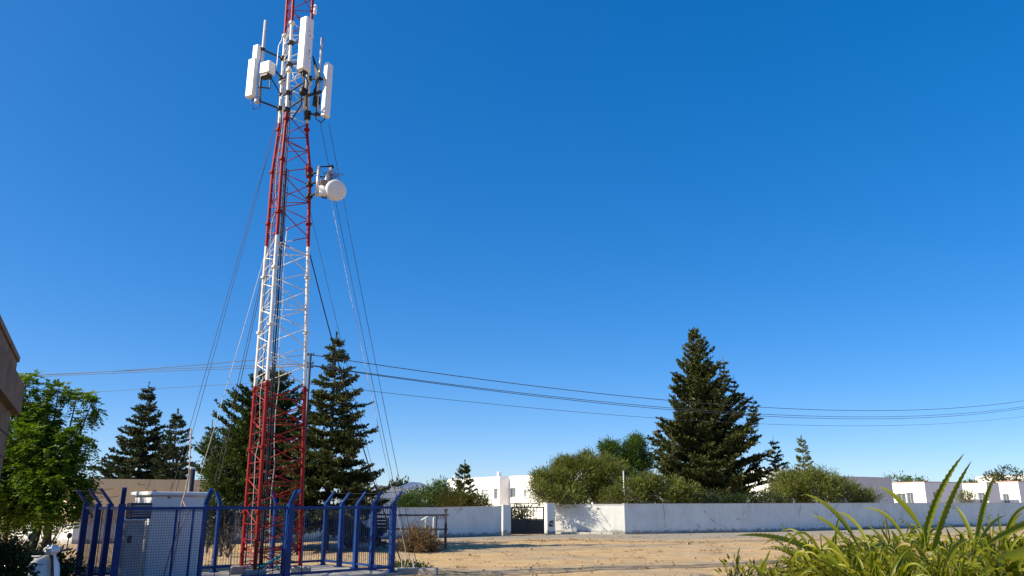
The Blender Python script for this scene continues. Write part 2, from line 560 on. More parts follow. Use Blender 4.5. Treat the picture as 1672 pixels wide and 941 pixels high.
def twig_blades(L, segs, step, per, ll, lw, spread=0.8):
    """segs: list of (p, dir, length): bottle-brush twigs clad in blades"""
    P0 = np.array([s[0] for s in segs]); D = np.array([s[1] for s in segs]); LN = np.array([s[2] for s in segs])
    D /= np.linalg.norm(D, axis=1, keepdims=True)
    cnt = np.maximum(2, (LN / step).astype(int)) * per
    idx = np.repeat(np.arange(len(segs)), cnt)
    rg = L.rg
    t = rg.random(len(idx))
    base = P0[idx] + D[idx] * (t * LN[idx])[:, None] + rg.normal(size=(len(idx), 3)) * 0.012
    dr = D[idx] + rg.normal(size=(len(idx), 3)) * spread * 0.6
    L.add(base, dr, ll * (0.7 + 0.6 * rg.random(len(idx))), lw * (0.7 + 0.6 * rg.random(len(idx))))

def conifer(name, label, x, y, H, Rad, z0=0.4, seed=1, mat='spruce', leaf=0.12, whorls=24, prof=0.85, lift=0.35,
            droop=0.25, density=1.0, nb=7, group=None, ragged=0.25, cat='conifer', off=None, bark='bark', hidden_base=0.0, spread=0.8, tops=()):
    rd = random.Random(seed)
    root = thing(name, label, cat, (x, y, 0), group)
    tr = MB()
    lean = (rd.uniform(-.02, .02) * H, rd.uniform(-.02, .02) * H)
    def axis(z):
        t = z / H
        return Vector((x + lean[0] * t * t, y + lean[1] * t * t, z))
    r0 = 0.012 * H + 0.05
    tr.tube([axis(H * i / 8) for i in range(9)], [r0 * (1 - i / 8.4) for i in range(9)], 8)
    segs = []
    br = MB()
    for k in range(whorls):
        t = (k + rd.uniform(-.3, .3)) / whorls
        t = max(0, min(.985, t))
        z = z0 + (H - z0) * t
        rr = Rad * (((1 - t) ** prof) if prof != 'shoulder' else min(1.0, (1 - t) * 1.2) * (.95 + .05 * t)) + 0.03 * Rad
        if t < .12: rr *= .72 + 2.3 * t
        n = max(4, int(nb * (0.6 + 0.6 * (1 - t))))
        a0 = rd.uniform(0, 2 * PI)
        for j in range(n):
            a = a0 + 2 * PI * j / n + rd.uniform(-.35, .35)
            ln = rr * rd.uniform(1 - ragged, 1 + ragged * .6)
            up = lift * (0.3 + 1.4 * t) - droop * (1 - t) * rd.uniform(.4, 1.3)
            c, s = math.cos(a), math.sin(a)
            tip = rd.uniform(.05, .28) * ln
            pts = []
            zz = z + rd.uniform(-.35, .35) * (H - z0) / whorls
            for i in range(5):
                q = i / 4
                pts.append(axis(zz) + Vector((c * ln * q, s * ln * q, ln * up * q + tip * (q ** 2.5) - droop * .25 * ln * q * (1 - q))))
            if ln > .25:
                br.tube(pts, [0.012 + .012 * ln * (1 - i / 4.2) for i in range(5)], 4, False)
            # twigs
            m = max(3, int(ln / (leaf * 1.25) * density))
            for i in range(m):
                q = 0.12 + 0.88 * (i + rd.random()) / m
                fi = min(3, int(q * 4)); ff = q * 4 - fi
                p = pts[fi].lerp(pts[fi + 1], ff)
                dv = (pts[fi + 1] - pts[fi]).normalized()
                for sgn in ((-1, 1) if q < .95 else (0,)):
                    ang = sgn * rd.uniform(.45, 1.1)
                    d2 = Matrix.Rotation(ang, 3, 'Z') @ dv
                    d2.z += rd.uniform(-.25, .35)
                    tl = (0.16 + 0.34 * ln * (1 - q * .72)) * rd.uniform(.5, 1.1)
                    tl = min(tl, .95 * leaf * 7)
                    segs.append((tuple(p), tuple(d2.normalized()), tl))
            segs.append((tuple(pts[2]), tuple((pts[4] - pts[2]).normalized()), (pts[4] - pts[2]).length))
    segs.append((tuple(axis(H - leaf * 3)), (0, 0, 1), leaf * 4))
    # extra leaders that stick out of the crown
    for (tx, ty, tz0, tz1, tr_) in tops:
        b0 = Vector((tx, ty, tz0))
        br.tube([axis(tz0 * .6), b0, Vector((tx, ty, tz1))], [.06, .04, .015], 5, False)
        for k in range(int((tz1 - tz0) / (leaf * 1.6))):
            tt = k / ((tz1 - tz0) / (leaf * 1.6))
            for j in range(6):
                a = rd.uniform(0, 2 * PI); ln = tr_ * (1 - tt) * rd.uniform(.6, 1.1) + .06
                p = b0.lerp(Vector((tx, ty, tz1)), tt)
                d = Vector((math.cos(a), math.sin(a), .3))
                segs.append((tuple(p), tuple(d.normalized()), ln))
    tro = tr.build('trunk', M[bark], root, True)
    L = Leaves(seed)
    twig_blades(L, segs, leaf * .30, 3, leaf * 1.0, leaf * .44, spread)
    crown = L.build('crown', M[mat], root)
    br.build('branches', M[bark], crown, True)
    return root

def noise3(v, seed):
    rg = np.random.default_rng(seed)
    o = np.zeros(len(v))
    for k in range(5):
        f = rg.normal(size=3) * (1.5 + k * 1.2); ph = rg.uniform(0, 6.28)
        o += np.sin(v @ f + ph) / (1 + k * .6)
    return o / 2.2

def bush(name, label, loc, lobes, leaf=(0.12, 0.04), seed=1, mat='bush_olive', n=9000, clump=0.28, per=45, up=0.35, cat='bush',
         group=None, trunk=True, bark='bark_pale', outward=0.7, flowers=None, shell=0.55):
    """lobes: (cx,cy,cz,rx,ry,rz) in world; leaves gather in clumps near the lobes' surface"""
    root = thing(name, label, cat, loc, group)
    rg = np.random.default_rng(seed)
    L = Leaves(seed + 5)
    vol = np.array([l[3] * l[4] * l[5] for l in lobes]) ** (2 / 3.)
    share = vol / vol.sum()
    tb = MB()
    rd = random.Random(seed)
    for l, s in zip(lobes, share):
        c = np.array(l[:3]); rad = np.array(l[3:6])
        nc = max(6, int(n * s / per))
        d = rg.normal(size=(nc, 3)); d /= np.linalg.norm(d, axis=1, keepdims=True)
        rr = (shell + (1 - shell) * rg.random(nc) ** .6) * (1 + .22 * noise3(d * 1.3, seed + int(abs(l[0]) * 7)))
        cc = c + d * rad * rr[:, None]
        keep = cc[:, 2] > 0.05
        cc = cc[keep]; d = d[keep]
        idx = np.repeat(np.arange(len(cc)), per)
        off = rg.normal(size=(len(idx), 3)) * clump
        base = cc[idx] + off
        ok = base[:, 2] > 0.03
        od = d[idx] * outward + off / clump * .35 + rg.normal(size=(len(idx), 3)) * .45 + np.array([0, 0, up])
        L.add(base[ok], od[ok], leaf[0] * (.6 + .8 * rg.random(len(idx)))[ok], leaf[1] * (.7 + .6 * rg.random(len(idx)))[ok])
        if trunk:
            st = Vector(loc) + Vector((rd.uniform(-.15, .15), rd.uniform(-.15, .15), 0))
            ce = Vector(l[:3])
            mid = st.lerp(ce, .55) + Vector((rd.uniform(-.2, .2), rd.uniform(-.2, .2), .1))
            tb.tube([st, mid, ce], [.07, .05, .03], 6, False)
            for q in range(0, len(cc), max(1, len(cc) // 28)):
                e = Vector(cc[q])
                m2 = ce.lerp(e, .5) + Vector((rd.uniform(-.1, .1), rd.uniform(-.1, .1), -.05))
                tb.tube([ce.lerp(mid, .3), m2, e], [.028, .018, .008], 4, False)
    fo = L.build('foliage', M[mat], root)
    if trunk:
        tb.build('stem', M[bark], root, True)
    if flowers:
        FL = Leaves(seed + 9)
        l = lobes[0]
        for l in lobes:
            k = flowers[1]
            d = rg.normal(size=(k, 3)); d /= np.linalg.norm(d, axis=1, keepdims=True)
            p = np.array(l[:3]) + d * np.array(l[3:6]) * (1 + .12 * rg.random((k, 1)))
            p = np.repeat(p, 6, 0) + rg.normal(size=(6 * k, 3)) * .05
            p = p[p[:, 2] > .05]
            FL.add(p, rg.normal(size=p.shape), flowers[2], flowers[2] * .8)
        tag(FL.build('flowers', M[flowers[0]], root), None, None, None, 'stuff')
    return root

# ------------------------------------------------------------------ THE SETTING: ground and road
def vnoise(x, y, seed=0):
    rg = np.random.default_rng(seed)
    o = 0
    for k in range(7):
        fx, fy = rg.normal(size=2) * (0.5 + .55 * k)
        o = o + np.sin(x * fx + y * fy + rg.uniform(0, 6.28)) / (1 + .7 * k)
    return o / 2.5

WALL_L = [(-14.6, 34.6), (-3.35, 42.9), (GX(819, 45.0), 45.0)]
gate_a = (GX(832, 46.0), 46.0); gate_b = (GX(890, 46.6), 46.6)
PAN0 = (GX(905, 48.0), 48.0); CORN = (GX(1021, 47.0), 47.0)
WALL_R = [CORN, (GX(1220, 50.2), 50.2), (GX(1420, 56.0), 56.0), (GX(1545, 61.0), 61.0), (GX(1790, 70), 70)]
ROADLINE = [(-16.5, 33.4), WALL_L[1], WALL_L[2], gate_a, gate_b, PAN0, CORN] + WALL_R[1:] + [(GX(1790, 70) + 30, 84)]

def road_y(x):
    xs = [p[0] for p in ROADLINE]; ys = [p[1] for p in ROADLINE]
    return np.interp(x, xs, ys)
ROADW = lambda x: np.interp(x, [-16, -6, 0, 8, 30, 60], [0.8, 2.2, 7.0, 10.0, 10.0, 9.0])

def hgt(x, y):
    x = np.asarray(x, float); y = np.asarray(y, float)
    h = 0.035 * vnoise(x * 1.1, y * 1.6, 3) + 0.02 * vnoise(x * 3.1, y * 4.2, 4) + 0.06 * vnoise(x * .25, y * .3, 8)
    for off_, dep in ((13.2, .05), (14.7, .05), (17.0, .035), (18.6, .04), (21.5, .03)):
        q = road_y(x) * .35 + 28.5 - y + (off_ - 17) + 1.2 * np.sin(x * .11 + off_)
        h = h - dep * np.exp(-(q / .16) ** 2) + dep * .6 * np.exp(-((np.abs(q) - .32) / .14) ** 2)
    d = road_y(x) - y
    rw = ROADW(x)
    k = np.clip((d - rw) / 3.0, 0, 1)
    k = k * np.clip((y - 8) / 6, 0, 1)
    # keep level at the compound
    cx, cy = x + 6.5, y - 19.5
    k = k * np.clip((np.sqrt(cx * cx + cy * cy) - 4.6) / 1.5, 0, 1)
    k = np.where(d < 0, 0, k)
    h = h * k
    # spoil heap of sand to the left of the compound
    h = h + 0.42 * np.exp(-(((x + 15.6) / 2.6) ** 2 + ((y - 28.0) / 2.2) ** 2)) + .25 * np.exp(-(((x + 13.2) / 1.3) ** 2 + ((y - 24.5) / 1.4) ** 2))
    return h

def grid_mesh(name, xs, ys, zf, mat, extra=None):
    X, Y = np.meshgrid(xs, ys)
    Z = zf(X, Y)
    v = np.stack([X, Y, Z], -1).reshape(-1, 3)
    nx, ny = len(xs), len(ys)
    i = np.arange(nx - 1)[None, :] + np.arange(ny - 1)[:, None] * nx
    f = np.stack([i, i + 1, i + nx + 1, i + nx], -1).reshape(-1, 4)
    me = bpy.data.meshes.new(name)
    me.from_pydata(v.tolist(), [], f.tolist())
    me.polygons.foreach_set('use_smooth', [True] * len(me.polygons))
    return link(name, me, mat)

xs = np.concatenate([[-4000, -1200, -400, -150, -80, -50, -35], np.arange(-26, 30.01, .22), [34, 40, 50, 70, 110, 200, 500, 1300, 4000]])
ys = np.concatenate([[-600, -100, -30, -5, 2, 6, 10, 14], np.arange(17, 50.01, .22), [53, 57, 62, 70, 82, 100, 150, 300, 800, 2000, 5000]])
g = grid_mesh('ground', xs, ys, hgt, M['sand'])
tag(g, 'bare sandy lot of pale brown earth in front of the white wall', None, None, 'structure')

# road strip along the walls
rx = np.arange(-9.0, 62, .5)
rows = 9
rv = []; re_ = []
rdn = random.Random(5)
for x_ in rx:
    y0 = float(road_y(x_)); wv = float(ROADW(x_))
    for j in range(rows):
        t = j / (rows - 1)
        jit = rdn.uniform(-.35, .35) if j == rows - 1 else 0
        rv.append((x_, y0 - t * wv + jit * 1.4, 0.012))
        re_.append(max(0.0, 1 - t ** 2.2) * .75)
rf = []
for i in range(len(rx) - 1):
    for j in range(rows - 1):
        a = i * rows + j
        rf.append((a, a + 1, a + rows + 1, a + rows))
me = bpy.data.meshes.new('road')
me.from_pydata(rv, [], rf)
at = me.attributes.new('edge', 'FLOAT', 'POINT')
at.data.foreach_set('value', re_)
o = link('road', me, M['road'])
tag(o, 'grey gravel track running along the white boundary wall', None, None, 'structure')

# stones and dry litter on the lot
def stones(name, label, n, area, smin, smax, mat, seed):
    rd = random.Random(seed)
    mb = MB()
    k = 0
    while k < n:
        x_ = rd.uniform(*area[0]); y_ = rd.uniform(*area[1])
        if y_ > float(road_y(x_)) - .3: continue
        if (x_ + 6.5) ** 2 + (y_ - 19.5) ** 2 < 20: continue
        k += 1
        s = rd.uniform(smin, smax) * (1 if rd.random() < .9 else 1.8)
        zb = float(hgt(x_, y_)) + .012
        a = rd.uniform(0, 6.28)
        ring = []
        m = 6
        for j in range(m):
            aa = a + 2 * PI * j / m
            ring.append((x_ + math.cos(aa) * s * rd.uniform(.7, 1.3), y_ + math.sin(aa) * s * rd.uniform(.7, 1.2), zb + rd.uniform(-.1, .25) * s))
        top = [(x_ + (p[0] - x_) * .6, y_ + (p[1] - y_) * .6, zb + s * rd.uniform(.45, .95)) for p in ring]
        n0 = len(mb.v)
        mb.v += ring + top
        for j in range(m):
            q = (j + 1) % m
            mb.f.append((n0 + j, n0 + q, n0 + m + q, n0 + m + j))
        mb.f.append(tuple(n0 + m + j for j in range(m)))
    o = mb.build(name, mat)
    return tag(o, label, None, None, 'stuff')
stones('gravel', 'small loose stones and clods scattered over the sandy lot', 1500, ((-14, 24), (19, 47)), .012, .035, M['clod'], 4)
stones('rubble', 'larger brown clods lying about the sandy lot', 160, ((-12, 22), (20, 46)), .02, .055, M['clod'], 9)
# dry weeds
L = Leaves(77)
rd = random.Random(77)
for k in range(170):
    x_ = rd.uniform(-13, 22); y_ = rd.uniform(20, 47)
    if y_ > float(road_y(x_)) - .4 or (x_ + 6.5) ** 2 + (y_ - 19.5) ** 2 < 18: continue
    s = rd.uniform(.05, .16)
    m = rd.randint(8, 26)
    b = np.array([x_, y_, float(hgt(x_, y_))]) + np.random.default_rng(k).normal(size=(m, 3)) * np.array([s, s, 0])
    d = np.random.default_rng(k + 999).normal(size=(m, 3)) * np.array([1, 1, .4]) + np.array([0, 0, .5])
    L.add(b, d, s * 1.1, .015)
for k in range(150):
    x_ = rd.uniform(-8, 26); yb = float(road_y(x_))
    y_ = yb - rd.uniform(.05, .35) if k % 2 else yb - float(ROADW(x_)) - rd.uniform(-.5, .8)
    s = rd.uniform(.05, .15); m = rd.randint(8, 22)
    rgk = np.random.default_rng(k + 5000)
    b = np.array([x_, y_, float(hgt(x_, y_))]) + rgk.normal(size=(m, 3)) * np.array([s, s * .5, 0])
    L.add(b, rgk.normal(size=(m, 3)) * np.array([1, 1, .4]) + np.array([0, 0, .6]), s * 1.2, .018)
o = L.build('dry_weeds', M['dry_twig'], None)
tag(o, 'low dry weeds and straw littering the sandy lot', None, None, 'stuff')

# ------------------------------------------------------------------ boundary walls and gate
def wall_run(name, label, pts, heights, thick=0.22, mat='white_wall', coping=None, cat='wall'):
    root = thing(name, label, cat, (pts[0][0], pts[0][1], 0))
    mb = MB(); cb = MB()
    n = len(pts)
    nrm = []
    for i in range(n):
        a = Vector(pts[max(0, i - 1)]); b = Vector(pts[min(n - 1, i + 1)])
        d = (b - a).normalized()
        nrm.append(Vector((-d.y, d.x)))
    for i in range(n - 1):
        a, b = Vector(pts[i]), Vector(pts[i + 1])
        na, nb_ = nrm[i] * thick, nrm[i + 1] * thick
        ha, hb = heights[i], heights[i + 1]
        mb.hexa([(a.x, a.y, -.1), (b.x, b.y, -.1), (b.x + nb_.x, b.y + nb_.y, -.1), (a.x + na.x, a.y + na.y, -.1),
                 (a.x, a.y, ha), (b.x, b.y, hb), (b.x + nb_.x, b.y + nb_.y, hb), (a.x + na.x, a.y + na.y, ha)])
        if coping:
            e = .025
            a2, b2 = a - nrm[i] * e, b - nrm[i + 1] * e
            na2, nb2 = nrm[i] * (thick + 2 * e), nrm[i + 1] * (thick + 2 * e)
            cb.hexa([(a2.x, a2.y, ha + .002), (b2.x, b2.y, hb + .002), (b2.x + nb2.x, b2.y + nb2.y, hb + .002), (a2.x + na2.x, a2.y + na2.y, ha + .002),
                     (a2.x, a2.y, ha + .04), (b2.x, b2.y, hb + .04), (b2.x + nb2.x, b2.y + nb2.y, hb + .04), (a2.x + na2.x, a2.y + na2.y, ha + .04)])
    mb.build('panel', M[mat], root)
    if coping:
        cb.build('coping', M[coping], root)
    return root
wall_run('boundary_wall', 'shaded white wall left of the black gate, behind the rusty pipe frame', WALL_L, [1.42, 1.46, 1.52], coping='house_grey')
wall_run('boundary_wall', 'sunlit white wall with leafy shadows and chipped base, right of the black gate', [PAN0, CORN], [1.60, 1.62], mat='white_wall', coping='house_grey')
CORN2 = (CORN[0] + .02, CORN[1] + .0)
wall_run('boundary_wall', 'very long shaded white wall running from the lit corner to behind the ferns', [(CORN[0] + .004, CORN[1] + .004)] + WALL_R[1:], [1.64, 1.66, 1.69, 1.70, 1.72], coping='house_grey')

def pillar(px, d, wd, h, label):
    x_ = GX(px, d)
    root = thing('gate_pillar', label, 'pillar', (x_, d, 0), 'pillars of the black gate')
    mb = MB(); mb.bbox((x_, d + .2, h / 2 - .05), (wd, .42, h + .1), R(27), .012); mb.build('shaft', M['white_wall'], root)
    mb = MB(); mb.bbox((x_, d + .2, h + .025), (wd + .05, .47, .05), R(27), .012); mb.build('cap', M['house_grey'], root)
    return root
pillar(825, 45.6, .50, 1.56, 'clean white pillar on the left side of the black gate')
rt = pillar(897.5, 46.7, .52, 1.66, 'white pillar with broken plaster at its foot, right of the black gate')
mb = MB()
rd = random.Random(3)
for k in range(9):
    e_ = rd.uniform(-.16, .16)
    mb.box((GX(897.5, 46.7) + e_ * .891 + .0954, 46.9 + e_ * .454 - .187 - .004, .62 + rd.uniform(-.16, .12)), (rd.uniform(.05, .18), .03, rd.uniform(.04, .1)), R(27))
mb.build('broken_plaster', M['dark_rust'], rt)

ga, gb = Vector((GX(833.5, 45.9), 45.9, 0)), Vector((GX(889, 46.4), 46.4, 0))
gr = thing('metal_gate', 'black metal gate with solid lower sheet and open upper bars', 'gate', ga)
gd = (gb - ga).normalized(); gl = (gb - ga).length; gang = math.atan2(gd.y, gd.x)
def gp(u, z, d=0): return ga + gd * u + Vector((0, 0, z)) + Vector((gd.y, -gd.x, 0)) * d
mb = MB(); mb.box(gp(gl / 2, .45), (gl - .1, .03, .72), gang); mb.build('sheet', M['black_metal'], gr)
mb = MB()
mb.bar(gp(0.04, .04), gp(0.04, 1.50), .08); mb.bar(gp(gl - .04, .04), gp(gl - .04, 1.50), .08)
mb.bar(gp(0.085, .84), gp(gl - .085, .84), .05); mb.bar(gp(0.085, 1.48), gp(gl - .085, 1.48), .06); mb.bar(gp(0.085, .075), gp(gl - .085, .075), .05)
mb.bar(gp(gl / 2, .11, .02), gp(gl / 2, .8, .02), .03)
mb.build('gate_frame', M['black_metal'], gr)
for k in range(9):
    u = .085 + (gl - .17) * (k + 1) / 10
    mb = MB(); mb.tube([gp(u, .86), gp(u, 1.455)], .018, 6); mb.build('bar', M['black_metal'], gr)
mb = MB()
u1 = gl * .86
mb.tube([gp(.0, 1.5), gp(.0, 1.66), gp(.06, 1.70), gp(u1 - .12, 1.70), gp(u1 - .03, 1.67), gp(u1, 1.60), gp(u1, 1.5)], .022, 6)
for k in range(1, 8):
    mb.tube([gp(u1 * k / 8, 1.51), gp(u1 * k / 8, 1.69)], .014, 5)
mb.build('top_rail', M['dark_rust'], gr)
# kerb stones in front of the lit panel
kd = (Vector(CORN) - Vector(PAN0)).normalized()
rd = random.Random(8)
kroot = thing('kerb', 'low pale kerb stones at the foot of the sunlit wall', 'kerb', (PAN0[0], PAN0[1] - .5, 0))
for k in range(5):
    a = Vector((*PAN0, 0)) + Vector((kd.x, kd.y, 0)) * (.1 + k * .66) + Vector((0, -.5, 0))
    mb = MB(); mb.bbox((a.x + .3, a.y, .05), (.62, .2, .12 + rd.uniform(0, .02)), math.atan2(kd.y, kd.x) + rd.uniform(-.02, .02), .015)
    mb.build('kerb_stone', M['kerb'], kroot)

# ------------------------------------------------------------------ houses
def window(mbhole, p0, du, nrm, h, root, pane='glass', z0=0, depth=.16, mull=1):
    du = Vector(du).normalized(); nrm = Vector(nrm).normalized()
    u0, u1, v0, v1 = h
    def q(u, v, d): return Vector(p0) + du * u + Vector((0, 0, z0 + v)) - nrm * d
    fr = MB()
    t = .05
    dd = depth - .02
    for (a, b) in ((q(u0, v0 + t / 2, dd), q(u1, v0 + t / 2, dd)), (q(u0, v1 - t / 2, dd), q(u1, v1 - t / 2, dd)),
                   (q(u0 + t / 2, v0 + t, dd), q(u0 + t / 2, v1 - t, dd)), (q(u1 - t / 2, v0 + t, dd), q(u1 - t / 2, v1 - t, dd))):
        fr.bar(a, b, t, t)
    for k in range(mull):
        uu = u0 + (u1 - u0) * (k + 1) / (mull + 1)
        fr.bar(q(uu, v0 + t, dd), q(uu, v1 - t, dd), .035)
    f = fr.build('window', M['white_paint'], root)
    pn = MB()
    pn.poly([q(u0, v0, depth), q(u1, v0, depth), q(u1, v1, depth), q(u0, v1, depth)])
    pn.build('pane', M[pane], f)

A_ = Vector((-.5, .866, 0)); B_ = Vector((.866, .5, 0))      # street grid of the far houses

def block(root, near, la, lb, H, name='wall', mat='house_white', holesA=(), holesB=(), parapet=0.12):
    """block with its nearest corner at near; face A recedes to the left (sunlit), face B to the right (shade)"""
    n = Vector((near[0], near[1], 0))
    nA, nB = -B_, -A_
    mb = MB()
    mb.wall(n + A_ * la, -A_, la, 0, H, [(la - h[1], la - h[0], h[2], h[3]) for h in holesA], nA)
    mb.wall(n, B_, lb, 0, H, list(holesB), nB)
    mb.wall(n + B_ * lb, A_, la, 0, H, [], B_)
    mb.wall(n + A_ * la + B_ * lb, -B_, lb, 0, H, [], A_)
    z = H - parapet
    e = .18
    i0, i1, i2, i3 = n + A_ * e + B_ * e, n + B_ * (lb - e) + A_ * e, n + A_ * (la - e) + B_ * (lb - e), n + A_ * (la - e) + B_ * e
    o0, o1, o2, o3 = n, n + B_ * lb, n + A_ * la + B_ * lb, n + A_ * la
    up = lambda p, zz: (p.x, p.y, zz)
    for a, b, c, d in ((o0, o1, i1, i0), (o1, o2, i2, i1), (o2, o3, i3, i2), (o3, o0, i0, i3)):
        mb.poly([up(a, H), up(b, H), up(c, H), up(d, H)])
    for a, b in ((i0, i1), (i1, i2), (i2, i3), (i3, i0)):
        mb.poly([up(b, z), up(a, z), up(a, H), up(b, H)])
    mb.poly([up(i0, z), up(i1, z), up(i2, z), up(i3, z)])
    w_ = mb.build(name, M[mat], root)
    for h in holesA:
        window(None, n, A_, nA, h[:4], root, h[4] if len(h) > 4 else 'glass', mull=h[5] if len(h) > 5 else 1)
    for h in holesB:
        window(None, n, B_, nB, h[:4], root, h[4] if len(h) > 4 else 'glass', mull=h[5] if len(h) > 5 else 1)
    return w_

def coping(root, near, la, lb, H, mat):
    n = Vector((near[0], near[1], 0))
    cb = MB()
    for a, b in ((n + B_ * .05, n + B_ * (lb - .05)), (n + A_ * .17, n + A_ * (la - .05))):
        cb.bar(a + Vector((0, 0, H + .045)) + (A_ * .1 if a is not None and (b - a).normalized().dot(B_) > .9 else B_ * .1),
               b + Vector((0, 0, H + .045)) + (A_ * .1 if (b - a).normalized().dot(B_) > .9 else B_ * .1), .26, .08)
    return cb.build('coping', M[mat], root)

# white two storey house behind the gate
d1 = 92.0
H1 = P(816, 778.0, d1).z
n1 = (GX(816, d1, 3), d1)
hr = thing('white_house', 'white flat roofed house with dark windows behind the black gate', 'house', (*n1, 0))
def ua(px, near, d_guess=None):
    """length along face A at which photo column px meets the face"""
    lo, hi = 0.0, 40.0
    for _ in range(50):
        m = (lo + hi) / 2
        x_ = near[0] + A_.x * m; y_ = near[1] + A_.y * m
        if 836 + F * x_ / (y_ * CP + 1.5 * SP) > px: lo = m
        else: hi = m
    return (lo + hi) / 2
def za(py, px, near, u):
    return P(px, py, near[1] + A_.y * u).z
def holeA(px0, px1, py0, py1, near, *rest):
    u1, u0 = ua(px0, near), ua(px1, near)
    um = (u0 + u1) / 2
    return (u0, u1, za(py1, px0, near, um), za(py0, px0, near, um), *rest)
la1 = ua(730, n1)
block(hr, n1, la1, 9.0, H1, 'wall', 'house_white',
      [holeA(786.5, 798, 799.5, 817, n1, 'pale_blind', 1), holeA(806, 812.5, 798.5, 815.5, n1, 'glass', 1)])
# right section, set back behind the return
n2v = Vector((n1[0], n1[1], 0)) + B_ * 1.25 - A_ * 16.0
n2 = (n2v.x, n2v.y)
H2 = P(828, 777.2, d1 + 1.0).z
s0 = 16.0
def holeR(px0, px1, py0, py1, *rest):
    return holeA(px0, px1, py0, py1, n2, *rest)
block(hr, n2, 15.98, 7.6, H2 - .05, 'side_wing', 'house_white',
      [holeR(832.5, 842, 797, 812.5, 'glass', 1), holeR(855.5, 859, 800, 812, 'glass', 0)])
mb = MB(); c = P(815, 777, d1 + .8); mb.bbox((c.x, c.y + .3, H1 + .25), (.38, .38, .55), .5, .02)
mb.build('chimney', M['house_white'], hr)
mb = MB(); c = P(739, 781, n1[1] + A_.y * (la1 - 1.5)); mb.bbox((c.x + .3, c.y, H1 + .18), (.4, .4, .42), .5, .02)
mb.build('chimney', M['house_white'], hr)

# row of houses on the right
def row_house(label, pxl, pxn, pxr, pytop, d, mat='house_white', holesA=(), holesB=(), cop='terracotta', group='white row houses on the right'):
    H = P(pxn, pytop, d).z
    n = (GX(pxn, d, 3), d)
    root = thing('row_house', label, 'house', (*n, 0), group)
    la = ua(pxl, n)
    lb = 1.0
    for _ in range(400):
        x_ = n[0] + B_.x * lb; y_ = n[1] + B_.y * lb
        if 836 + F * x_ / (y_ * CP + 1.5 * SP) > pxr: break
        lb += .05
    hA = [holeA(*h[:4], n, *h[4:]) for h in holesA]
    def hb(px0, px1, py0, py1):
        def ub(px):
            q = 0
            while q < 30:
                x_ = n[0] + B_.x * q; y_ = n[1] + B_.y * q
                if 836 + F * x_ / (y_ * CP + 1.5 * SP) > px: return q
                q += .02
            return q
        u0, u1 = ub(px0), ub(px1)
        ym = n[1] + B_.y * (u0 + u1) / 2
        return (u0, u1, P(px0, py1, ym).z, P(px0, py0, ym).z)
    hB = [hb(*h) for h in holesB]
    block(root, n, la, lb, H, 'wall', mat, hA, hB)
    if cop: coping(root, n, la, lb, H, cop)
    nv = Vector((n[0], n[1], 0))
    cb = MB(); cb.bar(nv + A_ * .05 - B_ * .03 + Vector((0, 0, H - .75)), nv + A_ * (la - .05) - B_ * .03 + Vector((0, 0, H - .75)), .06, .10)
    cb.build('string_course', M['house_white' if mat == 'house_white' else 'house_grey'], root)
    if mat == 'house_white':
        cb = MB(); c_ = nv + A_ * (la * .6) + B_ * (lb * .5)
        cb.tube([c_ + Vector((0, 0, H - .1)), c_ + Vector((0, 0, H + .9))], .02, 5); cb.tube([c_ + Vector((-.35, 0, H + .8)), c_ + Vector((.35, 0, H + .85))], .012, 4)
        cb.build('aerial', M['dark_steel'], root)
    return root, n, H
r1 = row_house('white flat roofed row house with an open porch, left of the tallest fern blades', 1458, 1511, 1572, 787.5, 100,
               holesA=[(1463, 1477.5, 806, 824, 'glass', 1), (1479, 1490, 805, 824, 'glass', 1)], holesB=[(1523, 1532, 803, 813)])
r2 = row_house('white row house with a square window seen through the fern blades', 1566, 1612.5, 1632, 789, 104,
               holesA=[(1596, 1607, 805, 822, 'glass', 1)])
r3 = row_house('white row house at the right edge with a terracotta roof edge', 1628, 1665, 1700, 786.5, 106,
               holesA=[(1636, 1646, 807, 822, 'glass', 1)])
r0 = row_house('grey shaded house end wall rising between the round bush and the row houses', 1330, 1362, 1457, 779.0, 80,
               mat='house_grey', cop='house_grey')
# plain panel on the grey end wall
mb = MB()
nn = Vector((r0[1][0], r0[1][1], 0))
q0, q1 = nn + B_ * 6.3, nn + B_ * 10.2
mb.poly([q0 - A_ * -.0 + Vector((0, 0, 1)) - A_ * .02, q1 + Vector((0, 0, 1)) - A_ * .02, q1 + Vector((0, 0, 3.3)) - A_ * .02, q0 + Vector((0, 0, 3.3)) - A_ * .02])
# low far houses
def simple_house(label, px0, px1, pytop, d, mat, depth=8, group=None, slope=0.0):
    H = P(px0, pytop, d).z
    x0, x1 = GX(px0, d, 3), GX(px1, d, 3)
    root = thing('far_house', label, 'house', (x0, d, 0), group)
    mb = MB()
    mb.hexa([(x0, d, 0), (x1, d + slope, 0), (x1 + 1, d + depth + slope, 0), (x0 - 1, d + depth, 0),
             (x0, d, H), (x1, d + slope, H), (x1 + 1, d + depth + slope, H), (x0 - 1, d + depth, H)])
    mb.build('wall', M[mat], root)
    mb = MB()
    mb.hexa([(x0 - .1, d - .12, H + .002), (x1 + .1, d + slope - .12, H + .002), (x1 + 1.1, d + depth + slope, H + .002), (x0 - 1.1, d + depth, H + .002),
             (x0 - .1, d - .12, H + .16), (x1 + .1, d + slope - .12, H + .16), (x1 + 1.1, d + depth + slope, H + .16), (x0 - 1.1, d + depth, H + .16)])
    mb.build('roof', M['house_grey'], root)
    return root, x0, x1, H
simple_house('low grey roofed house far behind the blue fence corner', 563, 628, 804, 78, 'house_grey', slope=6)
rr, x0, x1, H = simple_house('pale far house with a low hip just left of the round hedge', 640, 690, 800, 88, 'house_grey', slope=10)
mb = MB()
